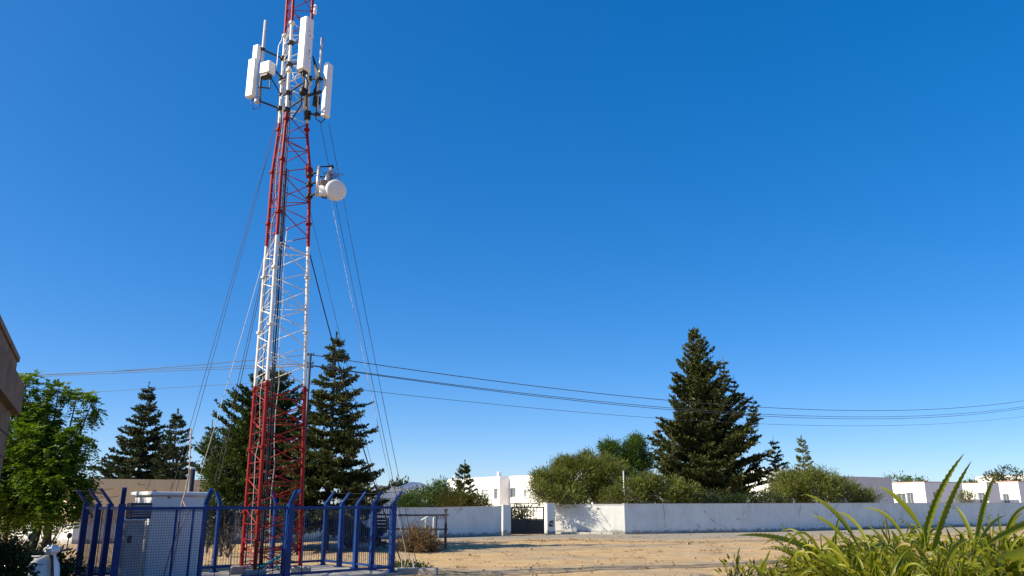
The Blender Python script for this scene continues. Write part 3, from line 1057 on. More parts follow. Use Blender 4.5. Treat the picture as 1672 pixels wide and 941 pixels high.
mb.v += [(x0 + .3, 88.1, H + .17), (x1 - .2, 98, H + .17), (x1, 104, H + .17), (x0, 95, H + .17), ((x0 + x1) / 2 - .5, 95, H + 1.0), ((x0 + x1) / 2 + .3, 98, H + 1.0)]
n = 0
mb.f += [(0, 1, 5, 4), (1, 2, 5), (2, 3, 4, 5), (3, 0, 4)]
mb.build('hip', M['house_grey'], rr)
simple_house('small bright white far house between big conifer and round bush', 1256, 1286, 767, 120, 'house_white')
simple_house('tiny pink roofed far house above the row houses at the right', 1635, 1662, 778, 190, 'house_white', slope=-22)
simple_house('narrow white gable end beside the spruce trunk behind the fence', 624, 640, 799, 74, 'house_white', slope=-9)

# beige building behind the cabinet
bd = 36.0
bc = Vector((GX(117, bd), bd, 0)); br_ = Vector((GX(343, 38.2), 38.2, 0)); bl = Vector((GX(20, 38.6), 38.6, 0))
Hb = P(230, 784, 37).z
bb = thing('beige_building', 'long beige flat roofed building with white plinth behind the white cabinet', 'building', bc)
mb = MB()
back = Vector((-2.5, 9, 0))
mb.poly([bc, br_, br_ + Vector((0, 0, Hb)), bc + Vector((0, 0, Hb))])
mb.poly([bl, bc, bc + Vector((0, 0, Hb)), bl + Vector((0, 0, Hb))])
mb.poly([br_, br_ + back, br_ + back + Vector((0, 0, Hb)), br_ + Vector((0, 0, Hb))])
mb.poly([bl + back, bl, bl + Vector((0, 0, Hb)), bl + back + Vector((0, 0, Hb))])
mb.poly([p + Vector((0, 0, Hb - .05)) for p in (bl, bc, br_, br_ + back, bl + back)])
mb.build('wall', M['beige_wall'], bb)
def strip(a, b, z0, z1, proud, name, mat, root):
    d = (b - a).normalized(); nn = Vector((d.y, -d.x, 0)) * proud
    e = d * proud
    m_ = MB()
    m_.hexa([a + nn - e + Vector((0, 0, z0)), b + nn + e + Vector((0, 0, z0)), b + e * 0 + Vector((0, 0, z0)) - nn, a + Vector((0, 0, z0)) - nn,
             a + nn - e + Vector((0, 0, z1)), b + nn + e + Vector((0, 0, z1)), b - nn + Vector((0, 0, z1)), a - nn + Vector((0, 0, z1))])
    return m_.build(name, M[mat], root)
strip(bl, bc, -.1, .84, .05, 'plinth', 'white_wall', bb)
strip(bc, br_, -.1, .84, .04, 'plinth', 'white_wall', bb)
strip(bc, br_, Hb - .42, Hb + .03, .03, 'parapet', 'beige_wall', bb)
strip(bl, bc, Hb - .42, Hb + .03, .035, 'parapet', 'beige_wall', bb)
mb = MB()
for k, (pa, pb) in enumerate((((220, 783), (237, 792)), ((246, 783), (238, 800)), ((281, 786), (277, 800)))):
    a = P(pa[0], pa[1], 36.9); b = P(pb[0], pb[1], 36.85)
    mb = MB(); mb.tube([a, (a + b) / 2 + Vector((.02 * k, 0, -.12)), b], .012, 5)
    mb.build('wall_cable', M['cable'], bb)

# stone building corner at the left edge, close to the camera
e0 = Vector((-6.93, 11.18)); ed = Vector((.457, -.89)).normalized()     # eave edge runs towards the camera
en = Vector((ed.y, -ed.x)) * 1.0                                       # inwards
if en.x > 0: en = -en
sb = thing('stone_building', 'brown stone clad building corner with a deep overhanging eave at the left edge', 'building', (e0.x, e0.y, 0))
def prism(mb, pts2, z0, z1):
    n = len(pts2)
    s = sum(pts2[i].x * pts2[(i + 1) % n].y - pts2[(i + 1) % n].x * pts2[i].y for i in range(n))
    if s < 0: pts2 = pts2[::-1]
    n0 = len(mb.v)
    mb.v += [(p.x, p.y, z0) for p in pts2] + [(p.x, p.y, z1) for p in pts2]
    mb.f.append(tuple(n0 + i for i in reversed(range(n))))
    mb.f.append(tuple(n0 + n + i for i in range(n)))
    for i in range(n):
        j = (i + 1) % n
        mb.f.append((n0 + i, n0 + j, n0 + n + j, n0 + n + i))
LEN = 6.0
far_dir = Vector((-1.0, .06))
def ring_off(o_, back=0.0):
    a = e0 + en * o_ - ed * 0 + ed * back
    b = e0 + en * o_ + ed * LEN
    return [a, b, b + Vector((-6.0, 1.2)), a + far_dir * 7.0]
mb = MB(); prism(mb, ring_off(-.06, -.05), 2.90, 3.30); mb.build('eave', M['stone'], sb)
mb = MB(); prism(mb, ring_off(.07, .06), 3.302, 3.62); mb.build('parapet', M['stone'], sb)
mb = MB(); prism(mb, ring_off(.045, .04), 3.622, 3.69); mb.build('coping', M['stone'], sb)
mb = MB(); prism(mb, ring_off(.04, .15), -.1, 2.898); mb.build('wall', M['stone'], sb)
mb = MB()
wl = ring_off(.04, .15)
for zz in (.5, .95, 1.4, 1.85, 2.3, 2.6):
    a = Vector((wl[0].x, wl[0].y, zz)); b = Vector((wl[1].x, wl[1].y, zz))
    mb.bar(a - Vector((en.x, en.y, 0)) * .003, b - Vector((en.x, en.y, 0)) * .003, .012, .02)
mb.build('joints', M['dark_rust'], sb)

# ------------------------------------------------------------------ telecom mast
TY = 20.05
TB = Vector((-5.865, TY, 0)); TTOP = Vector((-6.20, TY, 16.0))
def tc(z): return TB.lerp(TTOP, z / 16.0)
def trad(z):
    wd = np.interp(z, [0, 1.6, 4.4, 8.3, 10.55, 11.75, 15.7, 18.5], [1.37, 1.325, 1.235, 1.08, 0.985, .75, .71, .70])
    return float(wd) / 1.665
ANG = {'A': R(150), 'B': R(270), 'C': R(30)}
def leg(k, z):
    c = tc(z); r = trad(z)
    return Vector((c.x + r * math.cos(ANG[k]), c.y + r * math.sin(ANG[k]), z))
mast = thing('lattice_mast', 'tall red and white triangular lattice mast inside the blue fence', 'mast', TB)
ZT = 18.2
zs = [0, 1.6, 3, 4.4, 6, 8.3, 9.5, 10.55, 11.15, 11.75, 13, 15.7, ZT]
for k in 'ABC':
    mb = MB()
    mb.tube([leg(k, z) for z in zs], [.046 if z < 10.6 else .041 for z in zs], 10)
    lo = smooth_by_angle(mb.build('leg', M['tower'], mast))
    for z in (1.5, 3.0, 4.5, 6.0, 7.5, 9.0, 10.5, 11.75, 13.2, 14.7, 16.2):
        mb = MB()
        d = (leg(k, z + .1) - leg(k, z)).normalized()
        mb.lathe(leg(k, z) - d * .03, d, [(0, .085), (.025, .085), (.0251, .07), (.035, .07), (.0351, .085), (.06, .085)], 10)
        mb.build('flange', M['tower'], lo)
rd = random.Random(12)
for (a, b) in (('A', 'B'), ('B', 'C'), ('C', 'A')):
    mb = MB()
    z = .12; flip = 0
    step = .50 if (a, b) != ('A', 'B') else .36
    while z < ZT - step:
        z2 = z + step * (1.0 if z < 11 else .8)
        pa, pb = (a, b) if flip % 2 == 0 else (b, a)
        p, q = leg(pa, z), leg(pb, z2)
        mid = (p + q) / 2 + Vector((rd.uniform(-.006, .006), rd.uniform(-.006, .006), rd.uniform(-.006, .006)))
        mb.tube([p, mid, q], .0155 if z < 4.6 else .0135, 5)
        if flip % 3 == 0 and (a, b) != ('A', 'B'):
            mb.tube([leg(a, z2), leg(b, z2)], .012, 5)
        if (a, b) == ('A', 'B'):
            mb.tube([leg(a, z + .02), leg(b, z + .02)], .013, 5)
        elif z < 4.4 and (a, b) == ('B', 'C'):
            mb.tube([leg(a, z + .02), leg(b, z + .14)], .013, 5)
        z = z2; flip += 1
    if (a, b) != ('A', 'B'):
        z = .3
        while z < 4.2:
            mb.tube([leg(b, z), leg(a, z + .34)], .012, 5)
            z += .68
    mb.build('bracing', M['tower'], mast, True)
# gusset plates at the change of section
for k in 'C':
    mb = MB()
    c = leg(k, 10.5)
    outd = Vector((math.cos(ANG[k]), math.sin(ANG[k]), 0))
    for s in (-.42, 0, .42):
        dd = Matrix.Rotation(s, 3, 'Z') @ -outd
        mb.bar(c - Vector((0, 0, .15)) + dd * .07, c + Vector((0, 0, .18)) + dd * .12, .10, .02, up=dd)
    mb.lathe(c - Vector((0, 0, .16)), (0, 0, 1), [(0, .06), (.04, .085), (.24, .09), (.30, .06)], 10)
    mb.build('gusset', M['tower'], mast)
# feeder cables up the inside of the front leg
for k in range(4):
    mb = MB()
    pts = []
    rdk = random.Random(40 + k)
    zz = .1
    while zz < (12.8 if k < 2 else 10.8):
        p = leg('B', zz)
        r = leg('C', zz) - p
        pts.append(p + r * (.085 + .038 * k / max(.3, r.length) * 1.1) + Vector((rdk.uniform(-.012, .012), .03 + .02 * (k % 2), 0)))
        zz += .6
    mb.tube(pts, .015 if k < 3 else .011, 7)
    mb.build('feeder_cable', M['cable'], mast, True)
# thin loose cables on the left face
for k in range(3):
    mb = MB(); pts = []
    rdk = random.Random(60 + k)
    zz = .3
    while zz < 12.5:
        p = leg('A', zz).lerp(leg('B', zz), .35 + .2 * k)
        pts.append(p + Vector((rdk.uniform(-.05, .05), rdk.uniform(-.05, .05), 0)))
        zz += .5
    mb.tube(pts, .009, 5)
    mb.build('thin_cable', M['rope_light' if k == 1 else 'dark_steel'], mast, True)
mb = MB(); pts = []
for zz in np.arange(.5, 9.5, .7):
    pts.append(leg('C', zz).lerp(leg('A', zz), .55) + Vector((.03 * math.sin(zz * 3), 0, 0)))
mb.tube(pts, .012, 5); mb.build('conduit', M['galv'], mast, True)
for k in range(5):
    mb = MB(); pts = []
    rdk = random.Random(80 + k)
    z0_ = 11.9 + .35 * k
    a_, b_ = leg('B', z0_), leg('C', z0_ + 1.0)
    for q in range(9):
        t = q / 8
        p = a_.lerp(b_, .15 + .7 * abs(math.sin(t * 2.6 + k)))
        p.z = z0_ + 1.1 * t
        pts.append(p + Vector((rdk.uniform(-.06, .06), rdk.uniform(-.05, .05), 0)))
    mb.tube(pts, .011, 5); mb.build('jumper_cable', M['antenna_white'], mast, True)
# concrete feet
for k in 'ABC':
    mb = MB(); p = leg(k, 0); mb.bbox((p.x, p.y, .08), (.5, .5, .3), .3, .03); mb.build('footing', M['concrete'], mast)

# --------------------------- antennas
def panel_box(mb, c, wd, dp, h, rz, bev=.03):
    mb.bbox(c, (wd, dp, h), rz, bev)
def zrange(px, y0, y1, Y):
    a, b = P(px, y0, Y), P(px, y1, Y)
    return a, b

def clamp(mb, p, r=.07):
    mb.bbox(p, (r * 2, r * 2, r * 1.6), .5, r * .25)

# left panel antenna
Y1 = 19.75
t_, b_ = zrange(413, 75, 160, Y1)
cx_ = (t_.x + b_.x) / 2
an = thing('panel_antenna', 'white stepped panel antenna on the left side of the mast head', 'antenna', (cx_, Y1, b_.z), 'panel antennas at the mast head')
mb = MB()
hh = t_.z - b_.z
panel_box(mb, (cx_, Y1, b_.z + hh * .37), .29, .17, hh * .74, R(-25), .035)
panel_box(mb, (cx_ + .055, Y1 + .01, b_.z + hh * .86), .21, .15, hh * .30, R(-25), .03)
mb.build('panel', M['antenna_white'], an)
pp0, pp1 = P(431, 34, Y1 + .05), P(424.5, 168, Y1 + .05)
mb = MB(); pt = Vector(((pp0.x + pp1.x) / 2, Y1 + .05, 0))
mb.tube([(pt.x, pt.y, pp1.z), (pt.x, pt.y, pp0.z)], .045, 12); mb.build('mount_pipe', M['galv'], an, True)
for py in (80, 163):
    pz = P(432, py, Y1).z
    q = leg('A', pz)
    mb = MB(); mb.tube([(pt.x, pt.y, pz), q], .028, 8); clamp(mb, (pt.x, pt.y, pz), .062); clamp(mb, q, .085)
    mb.tube([(pt.x, pt.y, pz), (cx_ + .05, Y1, pz)], .022, 6)
    mb.build('bracket', M['dark_steel'], an)
mb = MB()
lowp = P(418, 168, Y1); mb.lathe((lowp.x + .02, Y1, b_.z - .17), (0, 0, 1), [(0, .05), (.06, .075), (.17, .055)], 12)
mb.build('connector', M['galv'], an, True)
mb = MB(); mb.tube([(cx_ + .02, Y1 - .05, b_.z - .1), (cx_ + .12, Y1, b_.z - .35), (pt.x + .08, Y1, b_.z - .3), (pt.x + .06, Y1, b_.z + .3), (pt.x + .05, Y1, b_.z + .8)], .012, 6)
mb.build('jumper_cable', M['cable'], an, True)
# remote radio box
c = P(437, 113, Y1 - .02)
rr_ = thing('radio_unit', 'white radio box with black frame beside the left panel antenna', 'radio unit', (c.x, c.y, c.z))
mb = MB(); mb.bbox((c.x, c.y, c.z), (.36, .26, .38), R(-25), .03); mb.build('housing', M['antenna_white'], rr_)
mb = MB(); mb.bbox((c.x - .03, c.y, c.z - .235), (.30, .22, .09), R(-25), .02); mb.build('base', M['dark_steel'], rr_)
mb = MB()
for dx in (-.15, .12):
    mb.tube([(c.x + dx, c.y - .05, c.z - .22), (c.x + dx, c.y - .05, c.z - .62)], .018, 6)
mb.tube([(c.x - .2, c.y - .05, c.z - .58), (c.x + .13, c.y - .05, c.z - .62)], .022, 6)
q = leg('A', c.z - .5)
mb.tube([(c.x + .1, c.y, c.z - .25), q], .02, 6); clamp(mb, q, .06)
q = leg('A', c.z + .02); mb.tube([(c.x + .15, c.y, c.z + .02), q], .03, 6); clamp(mb, q, .085)
mb.build('hanger', M['dark_steel'], rr_)
mb = MB(); mb.tube([P(446, 125, Y1), P(452, 108, Y1), P(455, 75, Y1), P(460, 66, Y1), P(462, 58, Y1), P(464, 62, Y1 + .2)], .012, 6); mb.build('jumper_cable', M['galv'], rr_, True)

# front panel antenna
Y2 = 19.15
t_, b_ = zrange(499, 31, 117, Y2)
cx_ = (t_.x + b_.x) / 2
an = thing('panel_antenna', 'largest white panel antenna on the front of the mast head, facing the camera', 'antenna', (cx_, Y2, b_.z), 'panel antennas at the mast head')
mb = MB(); panel_box(mb, (cx_, Y2, (t_.z + b_.z) / 2), .30, .27, t_.z - b_.z, R(60), .035); mb.build('panel', M['antenna_white'], an)
mb = MB()
mb.bbox((cx_, Y2, b_.z - .03), (.2, .17, .06), R(60), .02)
for dx, dy in ((-.05, 0), (.04, .03), (.0, -.05)):
    mb.tube([(cx_ + dx, Y2 + dy, b_.z - .05), (cx_ + dx, Y2 + dy, b_.z - .12)], .022, 8)
mb.build('connector', M['dark_steel'], an)
mb = MB()
ca = (cx_ - .085, Y2 - .178)
px_ = cx_ + .02; py_ = Y2 + .32
for zz in np.linspace(b_.z + .62, b_.z + 1.2, 2):
    pass
mb = MB(); pz0 = P(497, 178, py_).z
mb.tube([(px_, py_, pz0), (px_, py_, t_.z - .1)], .05, 12); mb.build('mount_pipe', M['galv'], an, True)
for py in (66, 101):
    pz = P(497, py, py_).z
    mb = MB(); q = leg('B', pz)
    mb.tube([(px_, py_, pz), q], .03, 8); clamp(mb, q, .08); clamp(mb, (px_, py_, pz), .07)
    mb.tube([(px_, py_, pz), (cx_, Y2, pz)], .03, 8)
    mb.build('bracket', M['dark_steel'], an)
for py, k in ((143, 'B'), (165, 'C'), (170, 'B')):
    pz = P(497, py, py_).z
    mb = MB(); q = leg(k, pz - .1); q2 = Vector((px_, py_, pz + .22))
    mb.tube([q2, q], .024, 8); clamp(mb, q, .08)
    mb.build('brace', M['dark_steel'], an)
mb = MB()
mb.tube([(cx_, Y2, b_.z - .1), (cx_ + .03, Y2 + .05, b_.z - .35), (px_ - .1, py_ - .1, b_.z - .55), (px_ - .1, py_, b_.z - .8), leg('B', b_.z - 1.2) + Vector((.15, 0, 0))], .02, 6)
mb.tube([(cx_ + .04, Y2 + .03, b_.z - .1), (cx_ + .12, Y2 + .1, b_.z - .3), (px_ + .05, py_ - .08, b_.z - .5), (px_ + .06, py_ - .06, b_.z - .9)], .018, 6)
mb.lathe((px_ - .06, py_ - .1, b_.z - .58), (0, 0, 1), [(0, .07), (.05, .10), (.16, .1), (.22, .05)], 12)
mb.build('jumper_cable', M['cable'], an, True)
# faint stencil marks on the panel's shaded side
mb = MB()
nrm = Vector((math.cos(R(60)), math.sin(R(60)), 0)); nrm = Matrix.Rotation(R(-90), 3, 'Z') @ nrm
pc = Vector((cx_, Y2, 0)) + nrm * .1365
sd_ = Vector((math.cos(R(60)), math.sin(R(60)), 0))
hh = t_.z - b_.z
for (u, v, a, b) in ((-.02, .73, .03, .02), (.0, .65, .035, .035), (0.02, .38, .05, .015), (.03, .36, .015, .10), (.0, .30, .05, .015), (.05, .24, .03, .03)):
    m3 = Matrix((sd_, -nrm, Vector((0, 0, 1)))).transposed()
    mb.box(pc + sd_ * u + Vector((0, 0, b_.z + hh * v)), (a, .004, b), mat=m3)
mb.build('stencil', M['dark_steel'], an)

# right panel antenna
Y3 = 19.9
t_, b_ = zrange(534, 105, 192, Y3)
cx_ = (t_.x + b_.x) / 2
an = thing('panel_antenna', 'slim white panel antenna on the right side of the mast head', 'antenna', (cx_, Y3, b_.z), 'panel antennas at the mast head')
mb = MB(); panel_box(mb, (cx_, Y3, (t_.z + b_.z) / 2), .24, .17, t_.z - b_.z, R(64), .03); mb.build('panel', M['antenna_white'], an)
pp0, pp1 = P(522, 60, Y3), P(520, 190, Y3)
ptx = (pp0.x + pp1.x) / 2
mb = MB(); mb.tube([(ptx, Y3 + .05, pp1.z), (ptx, Y3 + .05, pp0.z)], .04, 12); mb.build('mount_pipe', M['galv'], an, True)
for py in (128, 186):
    pz = P(525, py, Y3).z
    mb = MB(); q = leg('C', pz + .2)
    mb.tube([(ptx, Y3 + .05, pz), q], .03, 8); clamp(mb, q, .09)
    mb.tube([(ptx, Y3 + .05, pz), (cx_, Y3, pz - .03)], .026, 6); clamp(mb, (ptx, Y3 + .05, pz), .065); clamp(mb, (cx_ - .02, Y3 + .06, pz - .03), .06)
    mb.build('bracket', M['dark_steel'], an)
mb = MB()
mb.bbox((ptx - .05, Y3 + .1, P(520, 163, Y3).z), (.2, .2, .28), .4, .03)
mb.tube([(ptx - .3, Y3 - .1, P(513, 160, Y3).z), (ptx + .1, Y3, P(513, 150, Y3).z)], .045, 8)
mb.build('junction_box', M['dark_steel'], an)
mb = MB()
for k in range(6):
    a = P(511 + k * 1.1, 92 + 3 * k, Y3 - .1); b = P(515 - k * .6, 160 - 2 * k, Y3 - .1)
    m_ = (a + b) / 2 + Vector((.06 + .02 * k, -.02 * k, 0))
    mb.tube([a, m_, b], .02, 6)
mb.tube([(cx_, Y3, b_.z - .02), (cx_ - .1, Y3, b_.z - .16), (ptx, Y3, b_.z - .05), (ptx, Y3 - .06, b_.z + .5)], .016, 6)
mb.build('jumper_cable', M['cable'], an, True)
# small antenna near the top edge
t_, b_ = zrange(514, 8, 24, TY)
sa = thing('small_antenna', 'small white tube antenna on the red top section of the mast', 'antenna', (b_.x, TY, b_.z))
mb = MB(); mb.lathe((b_.x, TY, b_.z), (0, 0, 1), [(0, .025), (.03, .05), (t_.z - b_.z - .03, .05), (t_.z - b_.z, .025)], 14); mb.build('tube', M['antenna_white'], sa, True)
mb = MB(); q = leg('C', b_.z + .15); mb.tube([(b_.x, TY, b_.z + .15), q], .02, 6); mb.build('bracket', M['tower'], sa)

# microwave dish with its carrier
dc = P(548.5, 311, TY - .15)
ds = thing('microwave_dish', 'round white drum dish on the right leg of the mast', 'dish antenna', dc)
ax = Vector((.52, -.84, -.12)).normalized()
mb = MB(); mb.lathe(dc - ax * .16, ax, [(0, .10), (.015, .2), (.05, .27), (.13, .285), (.19, .285), (.215, .275), (.235, .24), (.25, .16), (.256, .05)], 36)
smooth_by_angle(mb.build('radome', M['radome'], ds), 50)
mb = MB(); mb.lathe(dc - ax * .36, ax, [(0, .07), (.08, .09), (.2, .09)], 16); mb.build('feed_box', M['antenna_white'], ds, True)
pv = P(519, 300, TY)
zt_, zb_ = P(519, 272, TY).z, P(518, 321, TY).z
mb = MB(); mb.tube([(pv.x, TY, zb_), (pv.x, TY, zt_)], .05, 12); mb.build('mount_pipe', M['galv'], ds, True)
zt2, zb2 = P(538, 272, TY).z, P(535, 312, TY).z
qx = P(536, 300, TY).x
mb = MB()
mb.tube([(pv.x, TY, zt_ - .01), (qx, TY, zt2)], .02, 6); mb.build('carrier_arm', M['dark_steel'], ds)
mb = MB(); mb.tube([(pv.x, TY, P(519, 289, TY).z), (qx, TY, P(536, 289, TY).z)], .02, 6); mb.build('carrier_arm', M['dark_steel'], ds)
for zz in (zt_ - .15, (zt_ + zb_) / 2, zb_ + .1):
    mb = MB(); q = leg('C', zz + .03); mb.tube([(pv.x, TY, zz), q], .032, 8); clamp(mb, q, .085); mb.build('bracket', M['dark_steel'], ds)
mb = MB(); mb.tube([(pv.x, TY, zb_ + .05), (qx - .05, TY, zb_ - .06), (qx + .02, TY - .05, zb_ + .02)], .022, 6)
mb.build('carrier', M['dark_steel'], ds)
mb = MB(); mb.tube([(qx, TY, zt2), (qx + .08, TY - .02, zt2 + .0), (qx + .1, TY - .02, zt2 - .06)], .045, 8); mb.build('hook', M['dark_steel'], ds)
mb = MB(); mb.tube([(qx - .02, TY, zb2), (qx - .05, TY, P(536, 293, TY).z), (qx + .05, TY, zt2 - .05)], .055, 10)
mb.bbox((pv.x + .18, TY - .02, P(525, 313, TY).z), (.24, .12, .3), .2, .02)
mb.build('bracket', M['antenna_white'], ds, True)
mb = MB(); mb.bbox((pv.x + .16, TY - .02, P(525, 299, TY).z), (.2, .15, .14), .3, .02); mb.build('odu_box', M['rusty'], ds)
# bird nest like tangle on the bracket
L = Leaves(31)
c = P(541, 287, TY)
rg = np.random.default_rng(8)
pts = rg.normal(size=(220, 3)) * np.array([.11, .08, .06]) + np.array(c)
L.add(pts, rg.normal(size=(220, 3)), .16, .012)
ne = thing('bird_nest', 'ragged twig nest above the round dish', 'nest', c)
L.build('twigs', M['dry_twig'], ne)

# --------------------------- guy wires
def sagline(a, b, sag, n=14):
    pts = []
    for i in range(n + 1):
        t = i / n
        p = a.lerp(b, t); p.z -= sag * 4 * t * (1 - t)
        pts.append(p)
    return pts
def guy(label, p, q, r=.0075, mat='wire_grey', sag=.12, group='guy wires of the mast'):
    mb = MB(); mb.tube(sagline(p, q, sag), r, 5, False)
    ob = mb.build('guy_wire', M[mat], None, True, origin=tuple(q))
    return tag(ob, label, 'wire', group)
zL = P(437, 170, TY).z
def ground_pt(px, py): 
    # point on the ground under a photo pixel below the horizon
    u = (470.5 - py) / F
    y = CP - SP * u; z = SP + CP * u
    s = -EYE / z
    return Vector(((px - 836) / F * s, y * s, 0.0))
anchorL = [ground_pt(243, 931), ground_pt(252, 930)]
guy('leftmost long guy wire from the mast head down behind the white cabinet', leg('A', zL + .1), anchorL[0])
guy('second long guy wire from the mast head, just inside the leftmost one', leg('A', zL - .05), anchorL[1])
z2 = P(428, 402, TY).z
guy('pale slack guy rope from the middle of the mast to the left', leg('A', z2), ground_pt(280, 925), .009, 'rope_light', .2)
guy('dark left guy wire from mid mast, outer one of a close pair', leg('A', z2 - .3), ground_pt(317, 927), .009)
guy('dark left guy wire from mid mast, inner one of a close pair', leg('A', z2 - .6), ground_pt(325, 926), .009)
aR = ground_pt(675, 933)
guy('outermost right guy wire from the mast head to the kerb beside the fence', P(537, 202, TY + .2), aR + Vector((.1, 0, .1)))
guy('second right guy wire, passing just behind the round dish', P(522, 196, TY + .2), aR + Vector((-.05, 0, .1)))
guy('thin right guy wire from below the round dish to the spruce', P(541, 328, TY + .1), aR + Vector((-.15, .3, .1)), .007, 'rope_light')
guy('thick black right guy cable leaving the mast where red turns white', leg('C', P(508, 398, TY).z), aR + Vector((-.3, .2, .1)), .016, 'cable', .35)
guy('faint inner right guy wire between mast and black guy cable', leg('C', P(508, 330, TY).z), aR + Vector((-.45, .3, .1)), .006, 'wire_grey')

# ------------------------------------------------------------------ power line pole and wires
pp = Vector((GX(501.5, 28.5, 5), 28.5, 0))
pol = thing('utility_pole', 'dark slim utility pole standing right behind the mast', 'pole', pp)
ptop = P(504, 577, 28.5).z
mb = MB(); mb.tube([pp, pp + Vector((0, 0, ptop))], [.05, .04], 10); mb.build('shaft', M['dark_steel'], pol, True)
for k, py in enumerate((580, 594, 600)):
    mb = MB()
    z = P(504, py, 28.5).z
    mb.bar(pp + Vector((-.12, 0, z)), pp + Vector((.12, 0, z)), .04)
    for s in (-.1, .1):
        mb.lathe(pp + Vector((s, 0, z + .022)), (0, 0, 1), [(0, .02), (.02, .035), (.05, .03), (.06, .01)], 8)
    mb.build('insulator', M['dark_steel'], pol)
def wire(label, pts, r=.012, group='overhead power lines'):
    """smooth hanging wire through three known points of one span"""
    a, m_, b = pts
    res = []
    for i in range(41):
        t = i / 40
        tm = (m_ - a).dot(b - a) / (b - a).length_squared
        z_lin = a.z + (b.z - a.z) * tm
        k = (z_lin - m_.z) / (tm * (1 - tm))
        p = a.lerp(b, t); p.z -= k * t * (1 - t)
        res.append(p)
    mb = MB(); mb.tube(res, r, 5, False)
    return tag(mb.build('power_line', M['wire_grey'], None, True, origin=tuple(a)), label, 'wire', group)
def span(label, y0, pm, pe, d0=28.5, de=75, r=.012):
    a = P(504, y0, d0); b = P(pe[0], pe[1], de)
    # depth on the straight plan line at column pm
    lo, hi = 0, 1
    for _ in range(40):
        t = (lo + hi) / 2
        q = a.lerp(b, t)
        if 836 + F * q.x / (q.y * CP + (q.z - EYE) * SP) < pm[0]: lo = t
        else: hi = t
    dm = a.y + (b.y - a.y) * lo
    m_ = P(pm[0], pm[1], dm); m_.x = a.x + (b.x - a.x) * lo
    return wire(label, (a, m_, b), r)
span('topmost power line running right from the pole to beyond the big conifer', 579, (1100, 655), (1760, 637), r=.016)
span('second power line from the top, upper wire of a close pair to the right', 596, (1100, 667), (1760, 647), r=.014)
span('third power line from the top, lower wire of a close pair to the right', 597, (1100, 670), (1760, 649), r=.014)
span('lowest and faintest power line running to the right', 627, (1100, 685), (1760, 665), r=.009)
def spanl(label, y0, pm, pe, de=45, r=.012):
    a = P(504, y0, 28.5); b = P(pe[0], pe[1], de)
    dm = 28.5 + (de - 28.5) * .2
    lo, hi = 0, 1
    for _ in range(40):
        t = (lo + hi) / 2
        q = a.lerp(b, t)
        if 836 + F * q.x / (q.y * CP + (q.z - EYE) * SP) > pm[0]: lo = t
        else: hi = t
    dm = a.y + (b.y - a.y) * lo
    m_ = P(pm[0], pm[1], dm); m_.x = a.x + (b.x - a.x) * lo
    return wire(label, (a, m_, b), r)
spanl('topmost power line running left from the pole over the dark conifers', 579, (330, 595.5), (-60, 616), r=.014)
spanl('second power line on the left, upper wire of a close pair', 594, (330, 600.5), (-60, 619), r=.012)
spanl('third power line on the left, lower wire of a close pair', 598, (330, 604), (-60, 622), r=.012)
spanl('lowest thin power line on the left crossing the conifer tip', 620, (250, 635), (-60, 650), r=.008)

# ------------------------------------------------------------------ compound: slab, fence, cabinets
FR = Vector((-2.97, 20.7, 0)); FL = Vector((-7.65, 16.2, 0)); BR = Vector((-5.2, 23.1, 0)); BL = Vector((-9.5, 18.4, 0))
cen = (FR + FL + BR + BL) / 4
def grow(p, k): 
    d = p - cen
    return p + d.normalized() * k
mb = MB()
sl = [grow(p, .3) for p in (FL, FR, BR, BL)]
mb.hexa([p + Vector((0, 0, -.1)) for p in sl] + [p + Vector((0, 0, .06)) for p in sl])
o = mb.build('compound_slab', M['concrete'])
tag(o, 'low concrete slab under the fenced mast compound', None, None, 'structure')

HF = 1.63
fence = thing('blue_fence', 'dark blue steel security fence with outward bent post tops round the mast', 'fence', FL)
def out_of(a, b):
    d = (b - a).normalized()
    n = Vector((d.y, -d.x, 0))
    if n.dot((a + b) / 2 - cen) < 0: n = -n
    return n
def fpost(p, outd, wd=.11, arms=1, h=HF):
    d_ = Vector((-outd.y, outd.x, 0))
    mb = MB()
    mb.bar(p + Vector((0, 0, .06)), p + Vector((0, 0, h + .06)), wd, wd, up=tuple(outd))
    mb.box(p + Vector((0, 0, .07)), (.2, .2, .02), math.atan2(outd.y, outd.x))
    po = mb.build('post', M['blue_paint'], fence)
    mb = MB()
    outs = [outd] if arms == 1 else [outd, arms]
    for od in outs:
        a = p + Vector((0, 0, h + .055)); b = a + od * .22 + Vector((0, 0, .30))
        sd2 = Vector((-od.y, od.x, 0))
        mb.bar(a - od * .02, b, .085, .045, up=tuple((od * .8 + Vector((0, 0, -.6))).normalized()))
    mb.build('arm', M['blue_paint'], po)
    return po
def rail(a, b, z, wd=.055):
    mb = MB(); mb.bar(a + Vector((0, 0, z)), b + Vector((0, 0, z)), .04, wd); mb.build('rail', M['blue_paint'], fence)
def bars(a, b, z0, z1, sp, r=.007):
    mb = MB(); d = (b - a); n = int(d.length / sp)
    for i in range(1, n):
        p = a + d * (i / n)
        mb.tube([p + Vector((0, 0, z0)), p + Vector((0, 0, z1))], r, 5, False)
    mb.build('bar_panel', M['blue_wire'], fence, True)
def meshpanel(a, b, z0, z1, sp, r=.0028):
    mb = MB(); d = (b - a); n = int(d.length / sp)
    for i in range(1, n):
        p = a + d * (i / n)
        mb.tube([p + Vector((0, 0, z0)), p + Vector((0, 0, z1))], r, 4, False)
    m = int((z1 - z0) / sp)
    for i in range(1, m):
        z = z0 + (z1 - z0) * i / m
        mb.tube([a + Vector((0, 0, z)), b + Vector((0, 0, z))], r, 4, False)
    mb.build('mesh_panel', M['blue_wire'], fence, True)
oF, oR, oB, oL = out_of(FL, FR), out_of(FR, BR), out_of(BR, BL), out_of(BL, FL)
